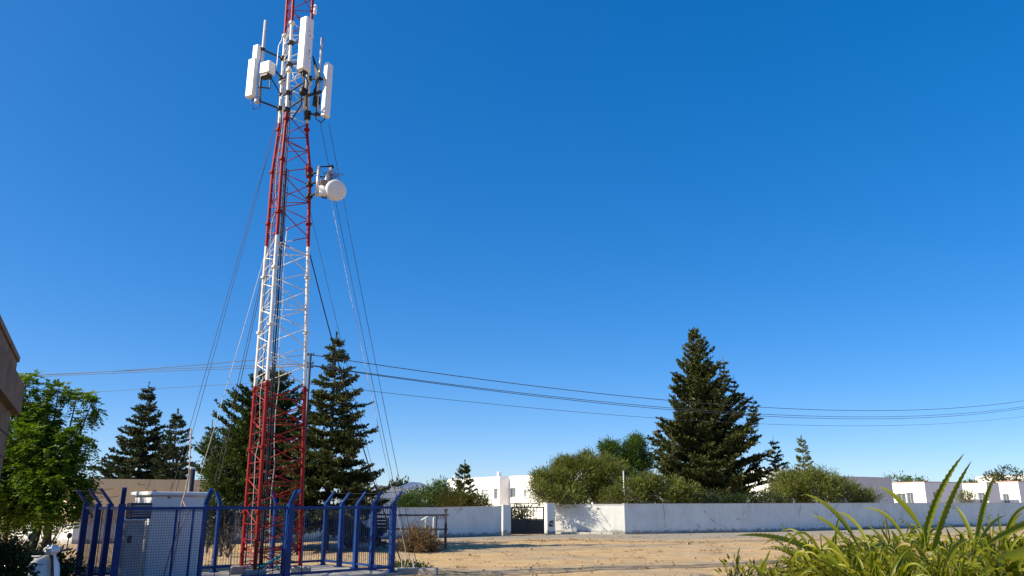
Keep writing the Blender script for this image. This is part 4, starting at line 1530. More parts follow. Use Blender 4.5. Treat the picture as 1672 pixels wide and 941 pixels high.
# corners
fpost(FR, oR, .12); fpost(FL, (oF + oL * .3).normalized(), .13); fpost(BR, oR, .10); fpost(BL, oL, .10)
# right side: four bays
ts = [.27, .5, .74]
for t in ts: fpost(FR.lerp(BR, t), oR, .11)
side = [FR] + [FR.lerp(BR, t) for t in ts] + [BR]
for a, b in zip(side[:-1], side[1:]):
    rail(a, b, HF - .03); rail(a, b, .18); bars(a, b, .2, HF - .05, .085)
# left side
tl = [.3, .62]
for t in tl: fpost(FL.lerp(BL, t), oL, .11)
side = [FL] + [FL.lerp(BL, t) for t in tl] + [BL]
for a, b in zip(side[:-1], side[1:]):
    rail(a, b, HF - .03); rail(a, b, .18); bars(a, b, .2, HF - .05, .085)
# front
tf = (FR - FL)
def front_t(px):
    lo, hi = 0, 1
    for _ in range(40):
        t = (lo + hi) / 2
        q = FL.lerp(FR, t)
        if 836 + F * q.x / (q.y * CP + (.8 - EYE) * SP) < px: lo = t
        else: hi = t
    return lo
t1, t2 = front_t(329), front_t(470)
fpost(FL.lerp(FR, t1), oF, .075); fpost(FL.lerp(FR, t2), oF, .135, oR)
front = [FL, FL.lerp(FR, t1), FL.lerp(FR, t2), FR]
for i, (a, b) in enumerate(zip(front[:-1], front[1:])):
    rail(a, b, HF - .03, .06); rail(a, b, .18)
    if i == 0:
        meshpanel(a, b, .2, HF - .05, .05)
        for px in (282, 310):
            q = FL.lerp(FR, front_t(px)); mb = MB(); mb.bar(q + Vector((0, 0, .2)), q + Vector((0, 0, HF - .06)), .035); mb.build('upright', M['blue_paint'], fence)
    elif i == 1:
        bars(a, b, .2, HF - .05, .3, .009)
        q = FL.lerp(FR, front_t(462)); mb = MB(); mb.bar(q + Vector((0, 0, .2)), q + Vector((0, 0, HF - .06)), .035); mb.build('upright', M['blue_paint'], fence)
    else:
        q = FL.lerp(FR, front_t(495)); mb = MB(); mb.bar(q + Vector((0, 0, .2)), q + Vector((0, 0, HF - .06)), .02); mb.build('upright', M['blue_paint'], fence)
# back
tb_ = [.25, .5, .75]
for t in tb_: fpost(BR.lerp(BL, t), oB, .08)
side = [BR] + [BR.lerp(BL, t) for t in tb_] + [BL]
for a, b in zip(side[:-1], side[1:]):
    rail(a, b, HF - .03); rail(a, b, .18); bars(a, b, .2, HF - .05, .075, .006)
# barbed strands along the arm tips
mb = MB()
for k in (.5, 1.0):
    off = lambda p, od: p + od * .21 * k + Vector((0, 0, HF + .06 + .29 * k))
    for a, b, od in ((FL, BL, oL), (FL, FR, oF), (FR, BR, oR)):
        if od is oF and True: continue
        mb = MB(); mb.tube(sagline(off(a, od), off(b, od), .03, 8), .005, 4, False)
        mb.build('barbed_strand', M['dark_steel'], fence)

# white equipment cabinet
fd = (FR - FL).normalized(); fn = -oF
fang = math.atan2(fd.y, fd.x)
def comp(u, v, z=0): return FL + fd * u + fn * v + Vector((0, 0, z))
# choose position so that its front face spans photo columns 236..330
def u_at(px, v, z=1.2):
    lo, hi = 0, 7
    for _ in range(40):
        m_ = (lo + hi) / 2
        q = comp(m_, v)
        if 836 + F * q.x / (q.y * CP + (z - EYE) * SP) < px: lo = m_
        else: hi = m_
    return lo
cv = .75
ca, cb = u_at(242, cv), u_at(329, cv)
cw = cb - ca; cdp = 1.0
ch = P(285, 804, comp((ca + cb) / 2, cv).y).z
cc = comp((ca + cb) / 2, cv + cdp / 2)
cab = thing('equipment_cabinet', 'tall white equipment cabinet with overhanging cap behind the blue mesh', 'cabinet', (cc.x, cc.y, .06))
mb = MB(); mb.bbox((cc.x, cc.y, .06 + (ch - .14) / 2), (cw, cdp, ch - .14), fang, .012); mb.build('body', M['cabinet'], cab)
mb = MB(); mb.bbox((cc.x, cc.y, ch - .03), (cw + .14, cdp + .16, .085), fang, .02); mb.build('cap', M['cabinet'], cab)
mb = MB()
zj = P(285, 834, cc.y).z
mb.box(comp((ca + cb) / 2, cv - .004, zj), (cw - .03, .006, .012), fang)
mb.box(comp(ca + cw * .33, cv - .01, zj + .36), (.03, .02, .10), fang); mb.box(comp(ca + cw * .33 - .015, cv - .01, zj + .27), (.045, .02, .03), fang)
mb.box(comp(ca + cw * .9, cv - .01, zj + .42), (.04, .02, .05), fang)
mb.build('door_trim', M['dark_steel'], cab)
mb = MB(); mb.box(comp((ca + cb) / 2, cv - .006, zj / 2 + .03), (cw - .06, .012, zj - .1), fang); mb.build('door', M['cabinet'], cab)
# smaller grey cabinet to its left
ga_, gb_ = u_at(204, .45), u_at(236, .45)
gw = gb_ - ga_
gh = P(220, 851, comp((ga_ + gb_) / 2, .45).y).z
gc = comp((ga_ + gb_) / 2, .45 + .25)
cab2 = thing('utility_cabinet', 'small grey electrical cabinet left of the tall white cabinet', 'cabinet', (gc.x, gc.y, .06))
mb = MB(); mb.bbox((gc.x, gc.y, .06 + gh / 2 - .03), (gw, .5, gh - .06), fang, .012); mb.build('body', M['cabinet_dark'], cab2)
mb = MB(); mb.bbox((gc.x, gc.y, gh + .02), (gw + .05, .55, .04), fang, .01); mb.build('cap', M['cabinet'], cab2)
mb = MB(); mb.box(comp(ga_ + gw * .5, .445, gh * .5), (gw * .86, .012, gh * .82), fang); d_ = mb.build('door', M['cabinet_dark'], cab2)
mb = MB(); mb.box(comp(ga_ + gw * .28, .43, gh * .74), (.07, .03, .14), fang); mb.build('lock', M['dark_steel'], d_)
# hoist drum like bracket above the grey cabinet
hb_ = comp((ga_ + gb_) / 2 + .1, .62)
hz = P(222, 836, hb_.y).z
ac = thing('air_conditioner', 'dark air conditioning box beside the white cabinet, above the grey one', 'air conditioner', (hb_.x, hb_.y, gh + .04))
mb = MB(); mb.bbox((hb_.x, hb_.y, (gh + .04 + hz + .18) / 2), (.42, .3, hz + .18 - gh - .04), fang, .02); mb.build('housing', M['dark_steel'], ac)
mb = MB()
for k in range(5):
    z = gh + .1 + (hz + .12 - gh - .1) * k / 4
    mb.box((hb_.x - fn.x * .152, hb_.y - fn.y * .152, z), (.36, .008, .02), fang)
mb.build('grille', M['cabinet_dark'], ac)
# cable tray hoop with yellow band behind
mb = MB(); a = comp(u_at(216, 2.2), 2.2)
ty = thing('cable_hoop', 'thin hoop stand with yellow crossbar behind the grey cabinet', 'stand', (a.x, a.y, .06))
zt3 = P(222, 812, a.y).z
mb.tube([a + Vector((0, 0, .06)), a + Vector((0, 0, zt3)), a + fd * .32 + Vector((0, 0, zt3)), a + fd * .32 + Vector((0, 0, .06))], .018, 6)
mb.build('frame', M['dark_steel'], ty)
mb = MB(); mb.bar(a + Vector((0, 0, zt3 + .03)), a + fd * .34 + Vector((0, 0, zt3 + .03)), .045); mb.build('crossbar', M['yellow'], ty)
# loose cable over the cabinet
mb = MB()
yy = cc.y - .7
pts = [P(312, 700, yy + 1.0), P(309, 770, yy + .6), P(302, 805, yy + .2), P(298, 818, yy - .05), P(293, 840, yy - .1), P(291, 868, yy - .12), P(282, 890, yy - .15), P(274, 915, yy - .2), P(268, 938, yy - .2), P(264, 960, yy - .2)]
mb.tube(pts, .014, 6)
mb.tube([P(298, 818, yy - .05), P(305, 830, yy - .08), P(307, 836, yy - .1), P(300, 850, yy - .12), P(290, 880, yy - .14), P(284, 915, yy - .18), P(276, 945, yy - .2)], .011, 6)
o = mb.build('loose_cable', M['rope_light'], None, True, origin=tuple(pts[-1])); o.data.materials[0] = M['rusty']
tag(o, 'loose brownish cable dangling down the front of the white cabinet', 'cable')
# short dark pole behind cabinet
q = Vector((GX(313, 21.5, 2.4), 21.5, 0))
pz = P(313, 767, 21.5).z
po = thing('anchor_pole', 'short dark pole poking up behind the white cabinet', 'pole', q)
mb = MB(); mb.tube([q, q + Vector((0, 0, pz))], [.085, .08], 10); mb.build('shaft', M['dark_steel'], po, True)
mb = MB(); mb.lathe(q + Vector((0, 0, pz + .002)), (0, 0, 1), [(0, .09), (.04, .09), (.06, .04)], 10); mb.build('cap', M['galv'], po)
# teal hose at the mast foot
mb = MB()
hp = [comp(u, v, z) for u, v, z in ((3.0, .9, .1), (3.3, 1.1, .16), (3.7, 1.0, .35), (4.1, 1.2, .48), (4.3, 1.5, .5), (4.4, 1.9, .3), (4.6, 2.1, .1))]
hp2 = []
for i in range(len(hp) - 1):
    for k in range(4):
        hp2.append(hp[i].lerp(hp[i + 1], k / 4))
hp2.append(hp[-1])
mb.tube(hp2, .028, 7); o = mb.build('hose', M['teal'], None, True, origin=tuple(hp[0]))
tag(o, 'teal hose lying at the foot of the red mast legs', 'hose')
# concrete block beside the fence, with weeds
ka = ground_pt(640, 938); kb = ground_pt(714, 938)
ko = thing('concrete_block', 'long grey concrete block on the sand beside the right fence corner', 'block', ka)
mb = MB(); c = (ka + kb) / 2; mb.bbox((c.x, c.y + .1, .06), ((kb - ka).length, .35, .16), .0, .02); mb.build('slab', M['concrete'], ko)
bush('weed_clump', 'small green weed patch behind the concrete block', tuple(ground_pt(665, 932)), [(*ground_pt(665, 931).xy, .06, .5, .16, .10), (*ground_pt(690, 933).xy, .04, .22, .12, .06)],
     (.07, .03), 5, 'bush_green', 1500, .05, 14, cat='weeds', trunk=False)
gp_ = ground_pt(672, 933)
sp = thing('guy_anchor', 'pale stake where the right guy wires meet the ground', 'anchor', gp_)
mb = MB(); mb.tube([gp_ + Vector((.03, 0, 0)), gp_ + Vector((.08, 0, .18))], .03, 8); mb.tube([gp_ + Vector((-.3, .1, .42)), gp_ + Vector((-.25, .1, 0))], .012, 6)
mb.tube([gp_ + Vector((-.32, .1, .42)), gp_ + Vector((-.05, .1, .40)), gp_ + Vector((.08, 0, .02))], .012, 6); mb.build('stake', M['rope_light'], sp)

# ------------------------------------------------------------------ rusty pipe frame, dry bush, cart
fy = 32.0
fa, fb = Vector((GX(612, fy + 1.5), fy + 1.5, 0)), Vector((GX(727, fy), fy, 0))
fdv = (fb - fa).normalized()
pf = thing('pipe_barrier', 'rusty pipe frame with two rails standing on the sand right of the fence', 'barrier', fb)
mb = MB(); zt = P(727, 834, fy).z
mb.tube([fb, fb + Vector((0, 0, .95))], .05, 8); mb.build('post', M['dark_rust'], pf)
mb = MB(); mb.tube([fb + Vector((0, 0, .95)), fb + Vector((0, 0, zt))], .045, 8); mb.bbox(fb + Vector((0, 0, zt + .02)), (.14, .14, .08), 0, .015); mb.build('post', M['rusty'], pf)
mb = MB(); mb.tube([fa, fa + Vector((0, 0, zt))], .045, 8); mb.build('post', M['rusty'], pf)
f2 = fb - fdv * .42
mb = MB(); mb.tube([f2 + Vector((0, 0, .35)), f2 + Vector((0, 0, 1.3))], .035, 8); mb.build('post', M['rusty'], pf)
for py, px0 in ((841, 0), (864.5, 0), (888, .72)):
    z = P(727, py, fy).z
    mb = MB(); mb.tube(sagline(fa.lerp(fb, px0) + Vector((0, 0, z)), fb + fdv * .1 + Vector((0, 0, z)), .02, 6), .035, 8); mb.build('rail', M['rusty'], pf, True)
mb = MB()
for k in range(4):
    a = f2 + fdv * (.06 + .09 * k) + Vector((0, -.02, 1.1)); mb.bar(a, a + Vector((.03, 0, .12)), .025)
mb.bar(f2 + Vector((0, -.02, 1.23)), f2 + fdv * .36 + Vector((0, -.02, 1.23)), .025)
mb.build('bracket', M['rusty'], pf)
wp = thing('pipe_stub', 'thin white bent pipes standing between frame and wall', 'pipe', (GX(708, 38), 38, 0))
mb = MB()
for px, y0, y1, d in ((708, 846, 880, 38), (695, 846, 872, 38), (716, 868, 890, 37.4)):
    a, b = P(px, y1, d), P(px, y0, d); a.x = b.x; a.z = 0
    mb.tube([a, b, b + Vector((.08, 0, .03)) if px != 695 else b + Vector((0, 0, .02))], .028, 7)
    if px == 695: mb.tube([b + Vector((-.2, 0, -.1)), b + Vector((.25, 0, .15))], .028, 7)
mb.build('tube', M['white_paint'], wp, True)

def dry_bush(name, label, loc, rx, rz, n, seed):
    root = thing(name, label, 'bush', loc)
    rg = np.random.default_rng(seed)
    L = Leaves(seed)
    for k in range(n):
        d = rg.normal(size=3); d[2] = abs(d[2]) * .8 + .15; d /= np.linalg.norm(d)
        p = np.array(loc) + rg.normal(size=3) * np.array([.15, .12, 0]) + np.array([0, 0, .02])
        ln = rx * (.8 + .35 * rg.random())
        segs = 7
        dd = d * np.array([1, 1, rz / rx])
        for s in range(segs):
            stp = dd * ln / segs + rg.normal(size=3) * .035
            L.add(p, stp, np.linalg.norm(stp) * 1.15, .014)
            if s > 1:
                for q in range(4):
                    sd3 = dd + rg.normal(size=3) * .9
                    L.add(p, sd3, .05 + .13 * rg.random(), .014)
            p = p + stp
            p[2] = max(p[2], .03)
    L.build('twigs', M['dry_twig'], root)
    return root
dbp = (GX(683, 30.0), 30.0, 0)
dry_bush('dry_bush', 'round dry brown tumbleweed bush in front of the pipe frame', dbp, .75, 1.0, 520, 21)

# white barrow with crate behind the fence
cy = 33.5
cxl, cxr = GX(560, cy), GX(628, cy)
ct = thing('market_cart', 'white wooden cart with raised end boards seen through the blue fence', 'cart', ((cxl + cxr) / 2, cy, 0))
mb = MB(); mb.box(((cxl + cxr) / 2, cy, .62), (cxr - cxl, .9, .07)); mb.build('bed', M['wood'], ct)
mb = MB()
for xx in (cxl + .1, cxl + .75, cxr - .5):
    for yy_ in (-.4, .4):
        mb = MB(); mb.bar((xx, cy + yy_, 0), (xx, cy + yy_, .58), .09); mb.build('leg', M['white_paint'], ct)
mb = MB(); mb.box((cxl + .45, cy, .88), (.7, .8, .4), mat=Matrix.Rotation(R(-22), 3, 'Y')); mb.build('end_board', M['white_paint'], ct)
mb = MB(); mb.box((cxl + .95, cy - .2, .95), (.08, .6, .6)); mb.box((cxl + .7, cy - .3, .3), (.5, .05, .4)); mb.build('side_board', M['white_paint'], ct)
mb = MB(); mb.bar((cxl + .5, cy - .42, .5), (cxr, cy - .42, .5), .05, .12); mb.build('side_rail', M['blue_paint'], ct)
for xx in (cxl + .35, cxr - .3):
    mb = MB(); mb.lathe((xx, cy - .52, .24), (0, 1, 0), [(0, .16), (.01, .24), (.07, .24), (.08, .16)], 18); wh = mb.build('wheel', M['rubber'], ct)
cr = P(623, 850, cy)
bk = thing('plastic_crate', 'dark plastic crate standing on the white cart', 'crate', (cr.x, cy, .66))
mb = MB()
for k in range(4):
    z = .70 + k * .13
    mb.box((cr.x, cy - .2, z), (.5, .03, .09)); mb.box((cr.x, cy + .2, z), (.5, .03, .09))
    mb.box((cr.x - .235, cy, z), (.03, .36, .09)); mb.box((cr.x + .235, cy, z), (.03, .36, .09))
for sx in (-.232, .232):
    for sy in (-.198, .198):
        mb.box((cr.x + sx, cy + sy, .89), (.05, .05, .46))
mb.box((cr.x, cy, .675), (.44, .36, .02))
mb.build('basket', M['dark_steel'], bk)

# ------------------------------------------------------------------ motor scooter at the lower left
sy_ = 13.2
sx_ = GX(52, sy_, .8)
S0 = Vector((sx_, sy_, 0))
ms = thing('motor_scooter', 'white motor scooter parked in the shade at the lower left', 'scooter', S0)
sdir = Vector((.9, -.43, 0)).normalized(); ssd = Vector((-sdir.y, sdir.x, 0))
def sp_(f, s, z): return S0 + sdir * f + ssd * s + Vector((0, 0, z))
for f in (-.62, .62):
    mb = MB(); mb.lathe(sp_(f, -.055, .26), ssd, [(0, .17), (.015, .235), (.055, .26), (.095, .235), (.11, .17)], 24); wh = mb.build('wheel', M['rubber'], ms, True)
    mb = MB(); mb.lathe(sp_(f, -.06, .26), ssd, [(0, .05), (.01, .165), (.11, .165), (.12, .05)], 20); mb.build('rim', M['galv'], wh)
# front shield as curved sheet
mb = MB()
rows_ = []
for i in range(9):
    t = i / 8
    z = .30 + .62 * t
    f = .50 - .12 * t + .02 * math.sin(t * PI)
    wd = .15 + .10 * math.sin(min(1, t * 1.25) * PI * .62) - .07 * max(0, t - .75) * 4 * .8
    rows_.append((z, f, wd))
for off in (0, -.04):
    n0 = len(mb.v)
    for z, f, wd in rows_:
        for j in range(7):
            s = -1 + 2 * j / 6
            mb.v.append(tuple(sp_(f + off - .10 * s * s, s * wd, z)))
    for i in range(8):
        for j in range(6):
            a = n0 + i * 7 + j
            mb.f.append((a, a + 1, a + 8, a + 7) if off == 0 else (a, a + 7, a + 8, a + 1))
n1_ = 63
for i in range(8):
    for j0 in (0, 6):
        a = i * 7 + j0
        mb.f.append((a, a + 7, a + 7 + n1_, a + n1_))
for j in range(6):
    a = 56 + j
    mb.f.append((a, a + 1, a + 1 + n1_, a + n1_))
mb.build('front_shield', M['scooter_white'], ms, True)
mb = MB(); mb.lathe(sp_(.62, 0, .36) - ssd * .08, ssd, [(0, .2), (.02, .285), (.08, .295), (.14, .285), (.16, .2)], 24)
mb2 = MB()
fd_pts = []
for i in range(10):
    a = R(10 + i * 17)
    fd_pts.append(sp_(.62 + .29 * math.cos(a), 0, .26 + .29 * math.sin(a)))
for i in range(9):
    p, q = fd_pts[i], fd_pts[i + 1]
    mb2.hexa([p - ssd * .075, p + ssd * .075, q + ssd * .075, q - ssd * .075] + [v + (v - sp_(.62, 0, .26)).normalized() * .02 for v in (p - ssd * .075, p + ssd * .075, q + ssd * .075, q - ssd * .075)])
mb2.build('front_fender', M['scooter_white'], ms)
# rear body
mb = MB()
rings = []
for i in range(9):
    t = i / 8
    f = -.85 + .78 * t
    hw = .08 + .11 * math.sin(min(1, .25 + t * .8) * PI)
    zc = .66 - .07 * t
    hz_ = .10 + .13 * math.sin(min(1, .2 + t * .75) * PI)
    rings.append([sp_(f, hw * math.cos(a), zc + hz_ * math.sin(a)) for a in np.linspace(0, 2 * PI, 13)[:-1]])
n0 = 0
for r_ in rings: mb.v += [tuple(p) for p in r_]
for i in range(8):
    for j in range(12):
        j2 = (j + 1) % 12
        mb.f.append((i * 12 + j, i * 12 + j2, (i + 1) * 12 + j2, (i + 1) * 12 + j))
mb.f.append(tuple(reversed(range(12)))); mb.f.append(tuple(96 + j for j in range(12)))
mb.build('rear_body', M['scooter_white'], ms, True)
mb = MB()
for i in range(6):
    f = -.78 + i * .13
    mb.bbox(sp_(f, 0, .845 + .02 * math.sin(i)), (.16, .25, .09), math.atan2(sdir.y, sdir.x), .035)
mb.build('seat', M['seat_brown'], ms)
mb = MB(); mb.bbox(sp_(.18, 0, .30), (.56, .28, .07), math.atan2(sdir.y, sdir.x), .03); mb.build('footboard', M['dark_steel'], ms)
mb = MB(); mb.tube([sp_(.62, 0, .26), sp_(.42, 0, .98)], .03, 8); mb.tube([sp_(.36, -.33, .99), sp_(.42, -.12, .97), sp_(.42, .12, .97), sp_(.36, .33, .99)], .018, 8)
hbm = mb.build('handlebar', M['dark_steel'], ms)
mb = MB(); mb.bbox(sp_(.43, 0, 1.0), (.16, .24, .15), math.atan2(sdir.y, sdir.x), .05); mb.build('headlight_cowl', M['scooter_white'], ms)
for s in (-.27, .27):
    mb = MB(); mb.tube([sp_(.40, s, .99), sp_(.36, s * 1.15, 1.16)], .009, 6); mb.lathe(sp_(.37, s * 1.2, 1.2), -sdir, [(0, .02), (.012, .045), (.025, .042)], 14); mb.build('mirror', M['dark_steel'], ms)
mb = MB(); mb.bbox(sp_(-.87, 0, .56), (.05, .16, .08), math.atan2(sdir.y, sdir.x), .015); mb.build('tail_light', M['red_lens'], ms)

# ------------------------------------------------------------------ trees
conifer('spruce_tree', 'tall layered green spruce with spreading lower boughs right behind the mast', GX(538, 31.5, 3), 31.5, P(540, 549, 31.5).z, 2.55, .9, 11, 'spruce_olive', .115, 25, 1.02, .10, .30, 1.15, 8, ragged=.38)
conifer('spruce_tree', 'taller dark conifer of the pair behind the beige building', GX(228, 47, 4), 47, P(233, 630, 47).z, 2.75, 1.0, 12, 'bluish', .16, 22, 1.0, .15, .22, 1.15, 8, group='dark conifers behind the beige building', ragged=.3)
conifer('spruce_tree', 'shorter dark conifer of the pair behind the beige building', GX(283, 46, 4), 46, P(281, 674, 46).z, 1.75, .8, 13, 'bluish', .15, 18, .85, .15, .22, 1.15, 8, group='dark conifers behind the beige building', ragged=.3)
bigx = GX(1152, 62, 5)
tp = P(1262, 713, 62); tb0 = P(1262, 765, 62)
conifer('spruce_tree', 'biggest olive green conifer, standing behind the long white wall', bigx, 62, P(1147, 538, 62).z, 4.35, .8, 14, 'spruce_olive', .21, 31, 'shoulder', .42, .12, 1.5, 10, ragged=.38,
        tops=[(tp.x, 62, tb0.z - .9, tp.z, 1.45), (tp.x - 1.3, 62.3, tb0.z - 1.2, tb0.z + .7, 1.2)] + [(P(a_, b_, 61).x, 60.5 + c_, P(a_, b_, 61).z - 2.0, P(a_, b_, 61).z, .62) for a_, b_, c_ in ((1178, 583, 0), (1198, 612, .5), (1229, 645, .5), (1106, 650, 0), (1072, 692, .5), (1122, 612, .3), (1215, 668, -1), (1090, 705, -1))], spread=.9)
conifer('spruce_tree', 'small spindly conifer in front of the white house', GX(757, 58, 3), 58, P(752, 757, 58).z, 1.25, .5, 15, 'pine', .15, 15, .7, .2, .1, .9, 6, ragged=.4)
conifer('norfolk_pine', 'pale sparse star shaped pine far behind the round bush', GX(1315, 115, 5), 115, P(1315, 715, 115).z, 1.75, 1.2, 16, 'bush_olive', .26, 16, .55, .25, .05, .35, 6, ragged=.12)

# pine behind the mast: rounder crown of several masses
conifer('pine_tree', 'broad lighter green pine behind the left leg of the mast', GX(428, 33.5, 3), 33.5, P(445, 606, 33.5).z, 2.35, 1.1, 17, 'pine', .135, 22, .55, .28, .12, 1.25, 8, ragged=.38,
        tops=[(P(343, 700, 33).x, 33.2, P(343, 745, 33).z, P(343, 684, 33).z, .5)], cat='pine tree')
bush('pine_bush', 'leafy green mass at the left foot of the broad pine', (GX(372, 32.5), 32.5, 0),
     [(*P(365, 775, 32.5), .75, .7, .85), (*P(395, 735, 33), .8, .8, 1.0), (*P(378, 815, 32), .8, .7, .55), (*P(345, 735, 32.8), .3, .3, .6)],
     (.15, .045), 18, 'pine', 16000, .13, 30, .35)

# left pinnate tree
def pinnate_tree(name, label, base, lobes, seed, n, leaf_len=.26):
    root = thing(name, label, 'tree', base)
    rg = np.random.default_rng(seed); rd = random.Random(seed)
    L = Leaves(seed); tb = MB()
    B0 = Vector(base)
    stems = [B0, B0 + Vector((.35, .1, 0))]
    tops = []
    for s in stems:
        t = s + Vector((rd.uniform(-.2, .2), rd.uniform(-.2, .2), 1.7))
        tb.tube([s, s.lerp(t, .5) + Vector((.05, 0, 0)), t], [.13, .10, .08], 9)
        tops.append(t)
    br = MB()
    tot = sum(l[3] * l[4] * l[5] for l in lobes)
    for li, l in enumerate(lobes):
        c = Vector(l[:3]); s = tops[li % 2]
        mid = s.lerp(c, .5) + Vector((rd.uniform(-.15, .15), rd.uniform(-.15, .15), .1))
        br.tube([s, mid, c], [.05, .03, .011], 6, False)
        share = (l[3] * l[4] * l[5]) ** .75
        nc = max(7, int(n * share))
        for k in range(nc):
            d = rg.normal(size=3); d /= np.linalg.norm(d)
            rr = (.35 + .65 * rg.random() ** .5) * (1 + .2 * math.sin(d[0] * 4 + li) * math.cos(d[2] * 5))
            p = np.array(l[:3]) + d * np.array(l[3:6]) * rr
            if p[2] < .9: continue
            if k % 2 == 0:
                br.tube([c, c.lerp(Vector(p), .6) + Vector((0, 0, -.04)), Vector(p)], [.016, .011, .006], 4, False)
            for q in range(7):
                dr = d * .5 + rg.normal(size=3) * .75 + np.array([0, 0, .15]); dr /= np.linalg.norm(dr)
                ln = leaf_len * (.7 + .6 * rg.random())
                side = np.cross(dr, [0, 0, 1.0]); side /= (np.linalg.norm(side) + 1e-6)
                npair = 6
                tt = (np.arange(npair) + 1) / npair
                pts = p + dr * (tt * ln)[:, None] + np.array([0, 0, -1.0]) * (tt ** 2 * ln * .45)[:, None]
                for sg in (-1, 1):
                    dl = dr * .55 + side * sg + np.array([0, 0, -.25]) + rg.normal(size=(npair, 3)) * .15
                    L.add(pts, dl, .09 * (.8 + .4 * rg.random(npair)), .044, np.cross(dr, side) + rg.normal(size=(npair, 3)) * .25)
                L.add(pts[-1:], dr + np.array([0, 0, -.5]), .09, .036)
    crown = L.build('crown', M['neem'], root)
    br.build('branches', M['bark'], crown, True)
    tb.build('trunk', M['bark'], root, True)
    return root
ly = 21.5
def LB(px, py, rx, rz, dy=0): 
    p = P(px, py, ly + dy)
    return (p.x, p.y, p.z, rx, rx, rz)
pinnate_tree('leafy_tree', 'leafy bright green tree with drooping fronds of leaflets beside the stone building', (GX(38, ly), ly, 0),
             [LB(35, 720, 1.0, .75), LB(85, 740, .85, .65, -.4), LB(25, 800, 1.15, .8), LB(80, 800, 1.0, .8, -.3), LB(120, 735, .35, .35),
              LB(140, 735, .25, .28, -.3), LB(132, 775, .35, .4), LB(95, 640, .38, .3), LB(60, 660, .45, .35), LB(40, 635, .35, .4, -.2), LB(125, 650, .42, .22), LB(148, 662, .26, .2),
              LB(135, 685, .22, .2), LB(30, 680, .6, .45, .3), LB(70, 690, .5, .35), LB(45, 832, .9, .4), LB(5, 830, .8, .5), LB(0, 760, .9, .8), LB(100, 825, .6, .3, -.3)],
             23, 140)
def added_shade_tree(name, label, loc, h, rad, seed):  # unseen tree, added only to throw shade over scooter, fence and cabinets
    return bush(name, label, loc, [(loc[0], loc[1], h - rad * .8, rad, rad, rad * .8), (loc[0] + .4, loc[1] + rad * .9, h - rad * 1.1, rad * .8, rad * .8, rad * .7),
                                   (loc[0] - .3, loc[1] - rad * .9, h - rad * 1.1, rad * .8, rad * .8, rad * .7), (loc[0] + .8, loc[1], h - rad * 1.6, rad * .8, rad * .9, rad * .6)],
                (.22, .09), seed, 'neem', 15000, .3, 40, cat='tree', bark='bark')
added_shade_tree('added_shade_tree', 'dense broad tree added out of view past the left edge to shade scooter and cabinets', (-15.6, 14.2, 0), 7.0, 2.3, 91)
# shrubs around the scooter, in the tree's shade
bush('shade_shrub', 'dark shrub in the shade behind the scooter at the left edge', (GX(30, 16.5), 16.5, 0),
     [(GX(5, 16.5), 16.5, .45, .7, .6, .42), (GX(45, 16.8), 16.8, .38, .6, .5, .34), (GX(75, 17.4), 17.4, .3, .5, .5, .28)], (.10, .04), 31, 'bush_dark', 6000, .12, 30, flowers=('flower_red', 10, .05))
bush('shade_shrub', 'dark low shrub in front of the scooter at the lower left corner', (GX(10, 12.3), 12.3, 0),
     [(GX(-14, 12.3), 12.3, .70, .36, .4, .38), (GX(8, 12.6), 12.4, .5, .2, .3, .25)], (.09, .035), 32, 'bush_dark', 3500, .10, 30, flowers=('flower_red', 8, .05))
# leafless shrub against the white plinth
def twiggy(label, loc, h, n, seed, name='bare_shrub'):
    root = thing(name, label, 'shrub', loc)
    rd = random.Random(seed); mb = MB()
    for k in range(n):
        a = rd.uniform(0, 2 * PI); sp2 = rd.uniform(.1, .6)
        p = Vector(loc); pts = [p.copy()]
        for s in range(6):
            p = p + Vector((math.cos(a) * sp2 * h / 6 + rd.uniform(-.04, .04), math.sin(a) * sp2 * h / 6, h / 6 * rd.uniform(.7, 1.1)))
            pts.append(p.copy())
            if s > 1:
                for q in range(2):
                    d = Vector((rd.uniform(-1, 1), rd.uniform(-1, 1), rd.uniform(.1, 1))) * h * .14
                    mb.tube([p, p + d], [.008, .004], 4, False)
        mb.tube(pts, [.018 - .002 * i for i in range(7)], 5, False)
    mb.build('twigs', M['bark'], root, True)
twiggy('leafless twiggy shrub against the sunlit white plinth', (GX(80, 31), 31, 0), 1.25, 22, 41)
twiggy('leafless thorny shrub behind the blue fence, left of the mast', (GX(372, 27), 27, 0), 1.35, 9, 42)
bush('garden_shrub', 'shrub with white blossoms behind the fence, between cabinet and mast', (GX(362, 28), 28, 0),
     [(*P(352, 842, 28), .5, .45, .35), (*P(385, 846, 28.2), .45, .4, .32), (*P(362, 868, 27.8), .4, .35, .4)], (.10, .04), 43, 'bush_dark', 5000, .11, 28, flowers=('flower_white', 7, .05))
bush('garden_shrub', 'plain green shrub behind the fence, right beside the white cabinet', (GX(338, 30), 30, 0),
     [(*P(336, 838, 30), .45, .4, .4), (*P(345, 865, 30), .3, .3, .35)], (.10, .04), 44, 'bush_green', 3000, .11, 28)
bush('garden_shrub', 'dark shrub behind the blue fence at the spruce foot', (GX(480, 31), 31, 0),
     [(*P(455, 840, 31), .7, .5, .35), (*P(500, 838, 31), .8, .5, .4), (*P(425, 845, 31), .6, .5, .4)], (.11, .04), 45, 'bush_dark', 5500, .13, 28)
bush('garden_shrub', 'green shrub in front of the grey far house behind the fence', (GX(590, 55), 55, 0),
     [(*P(575, 828, 55), 1.0, .8, .5), (*P(600, 822, 55), 1.0, .8, .45)], (.16, .06), 46, 'bush_dark', 3500, .18, 28)

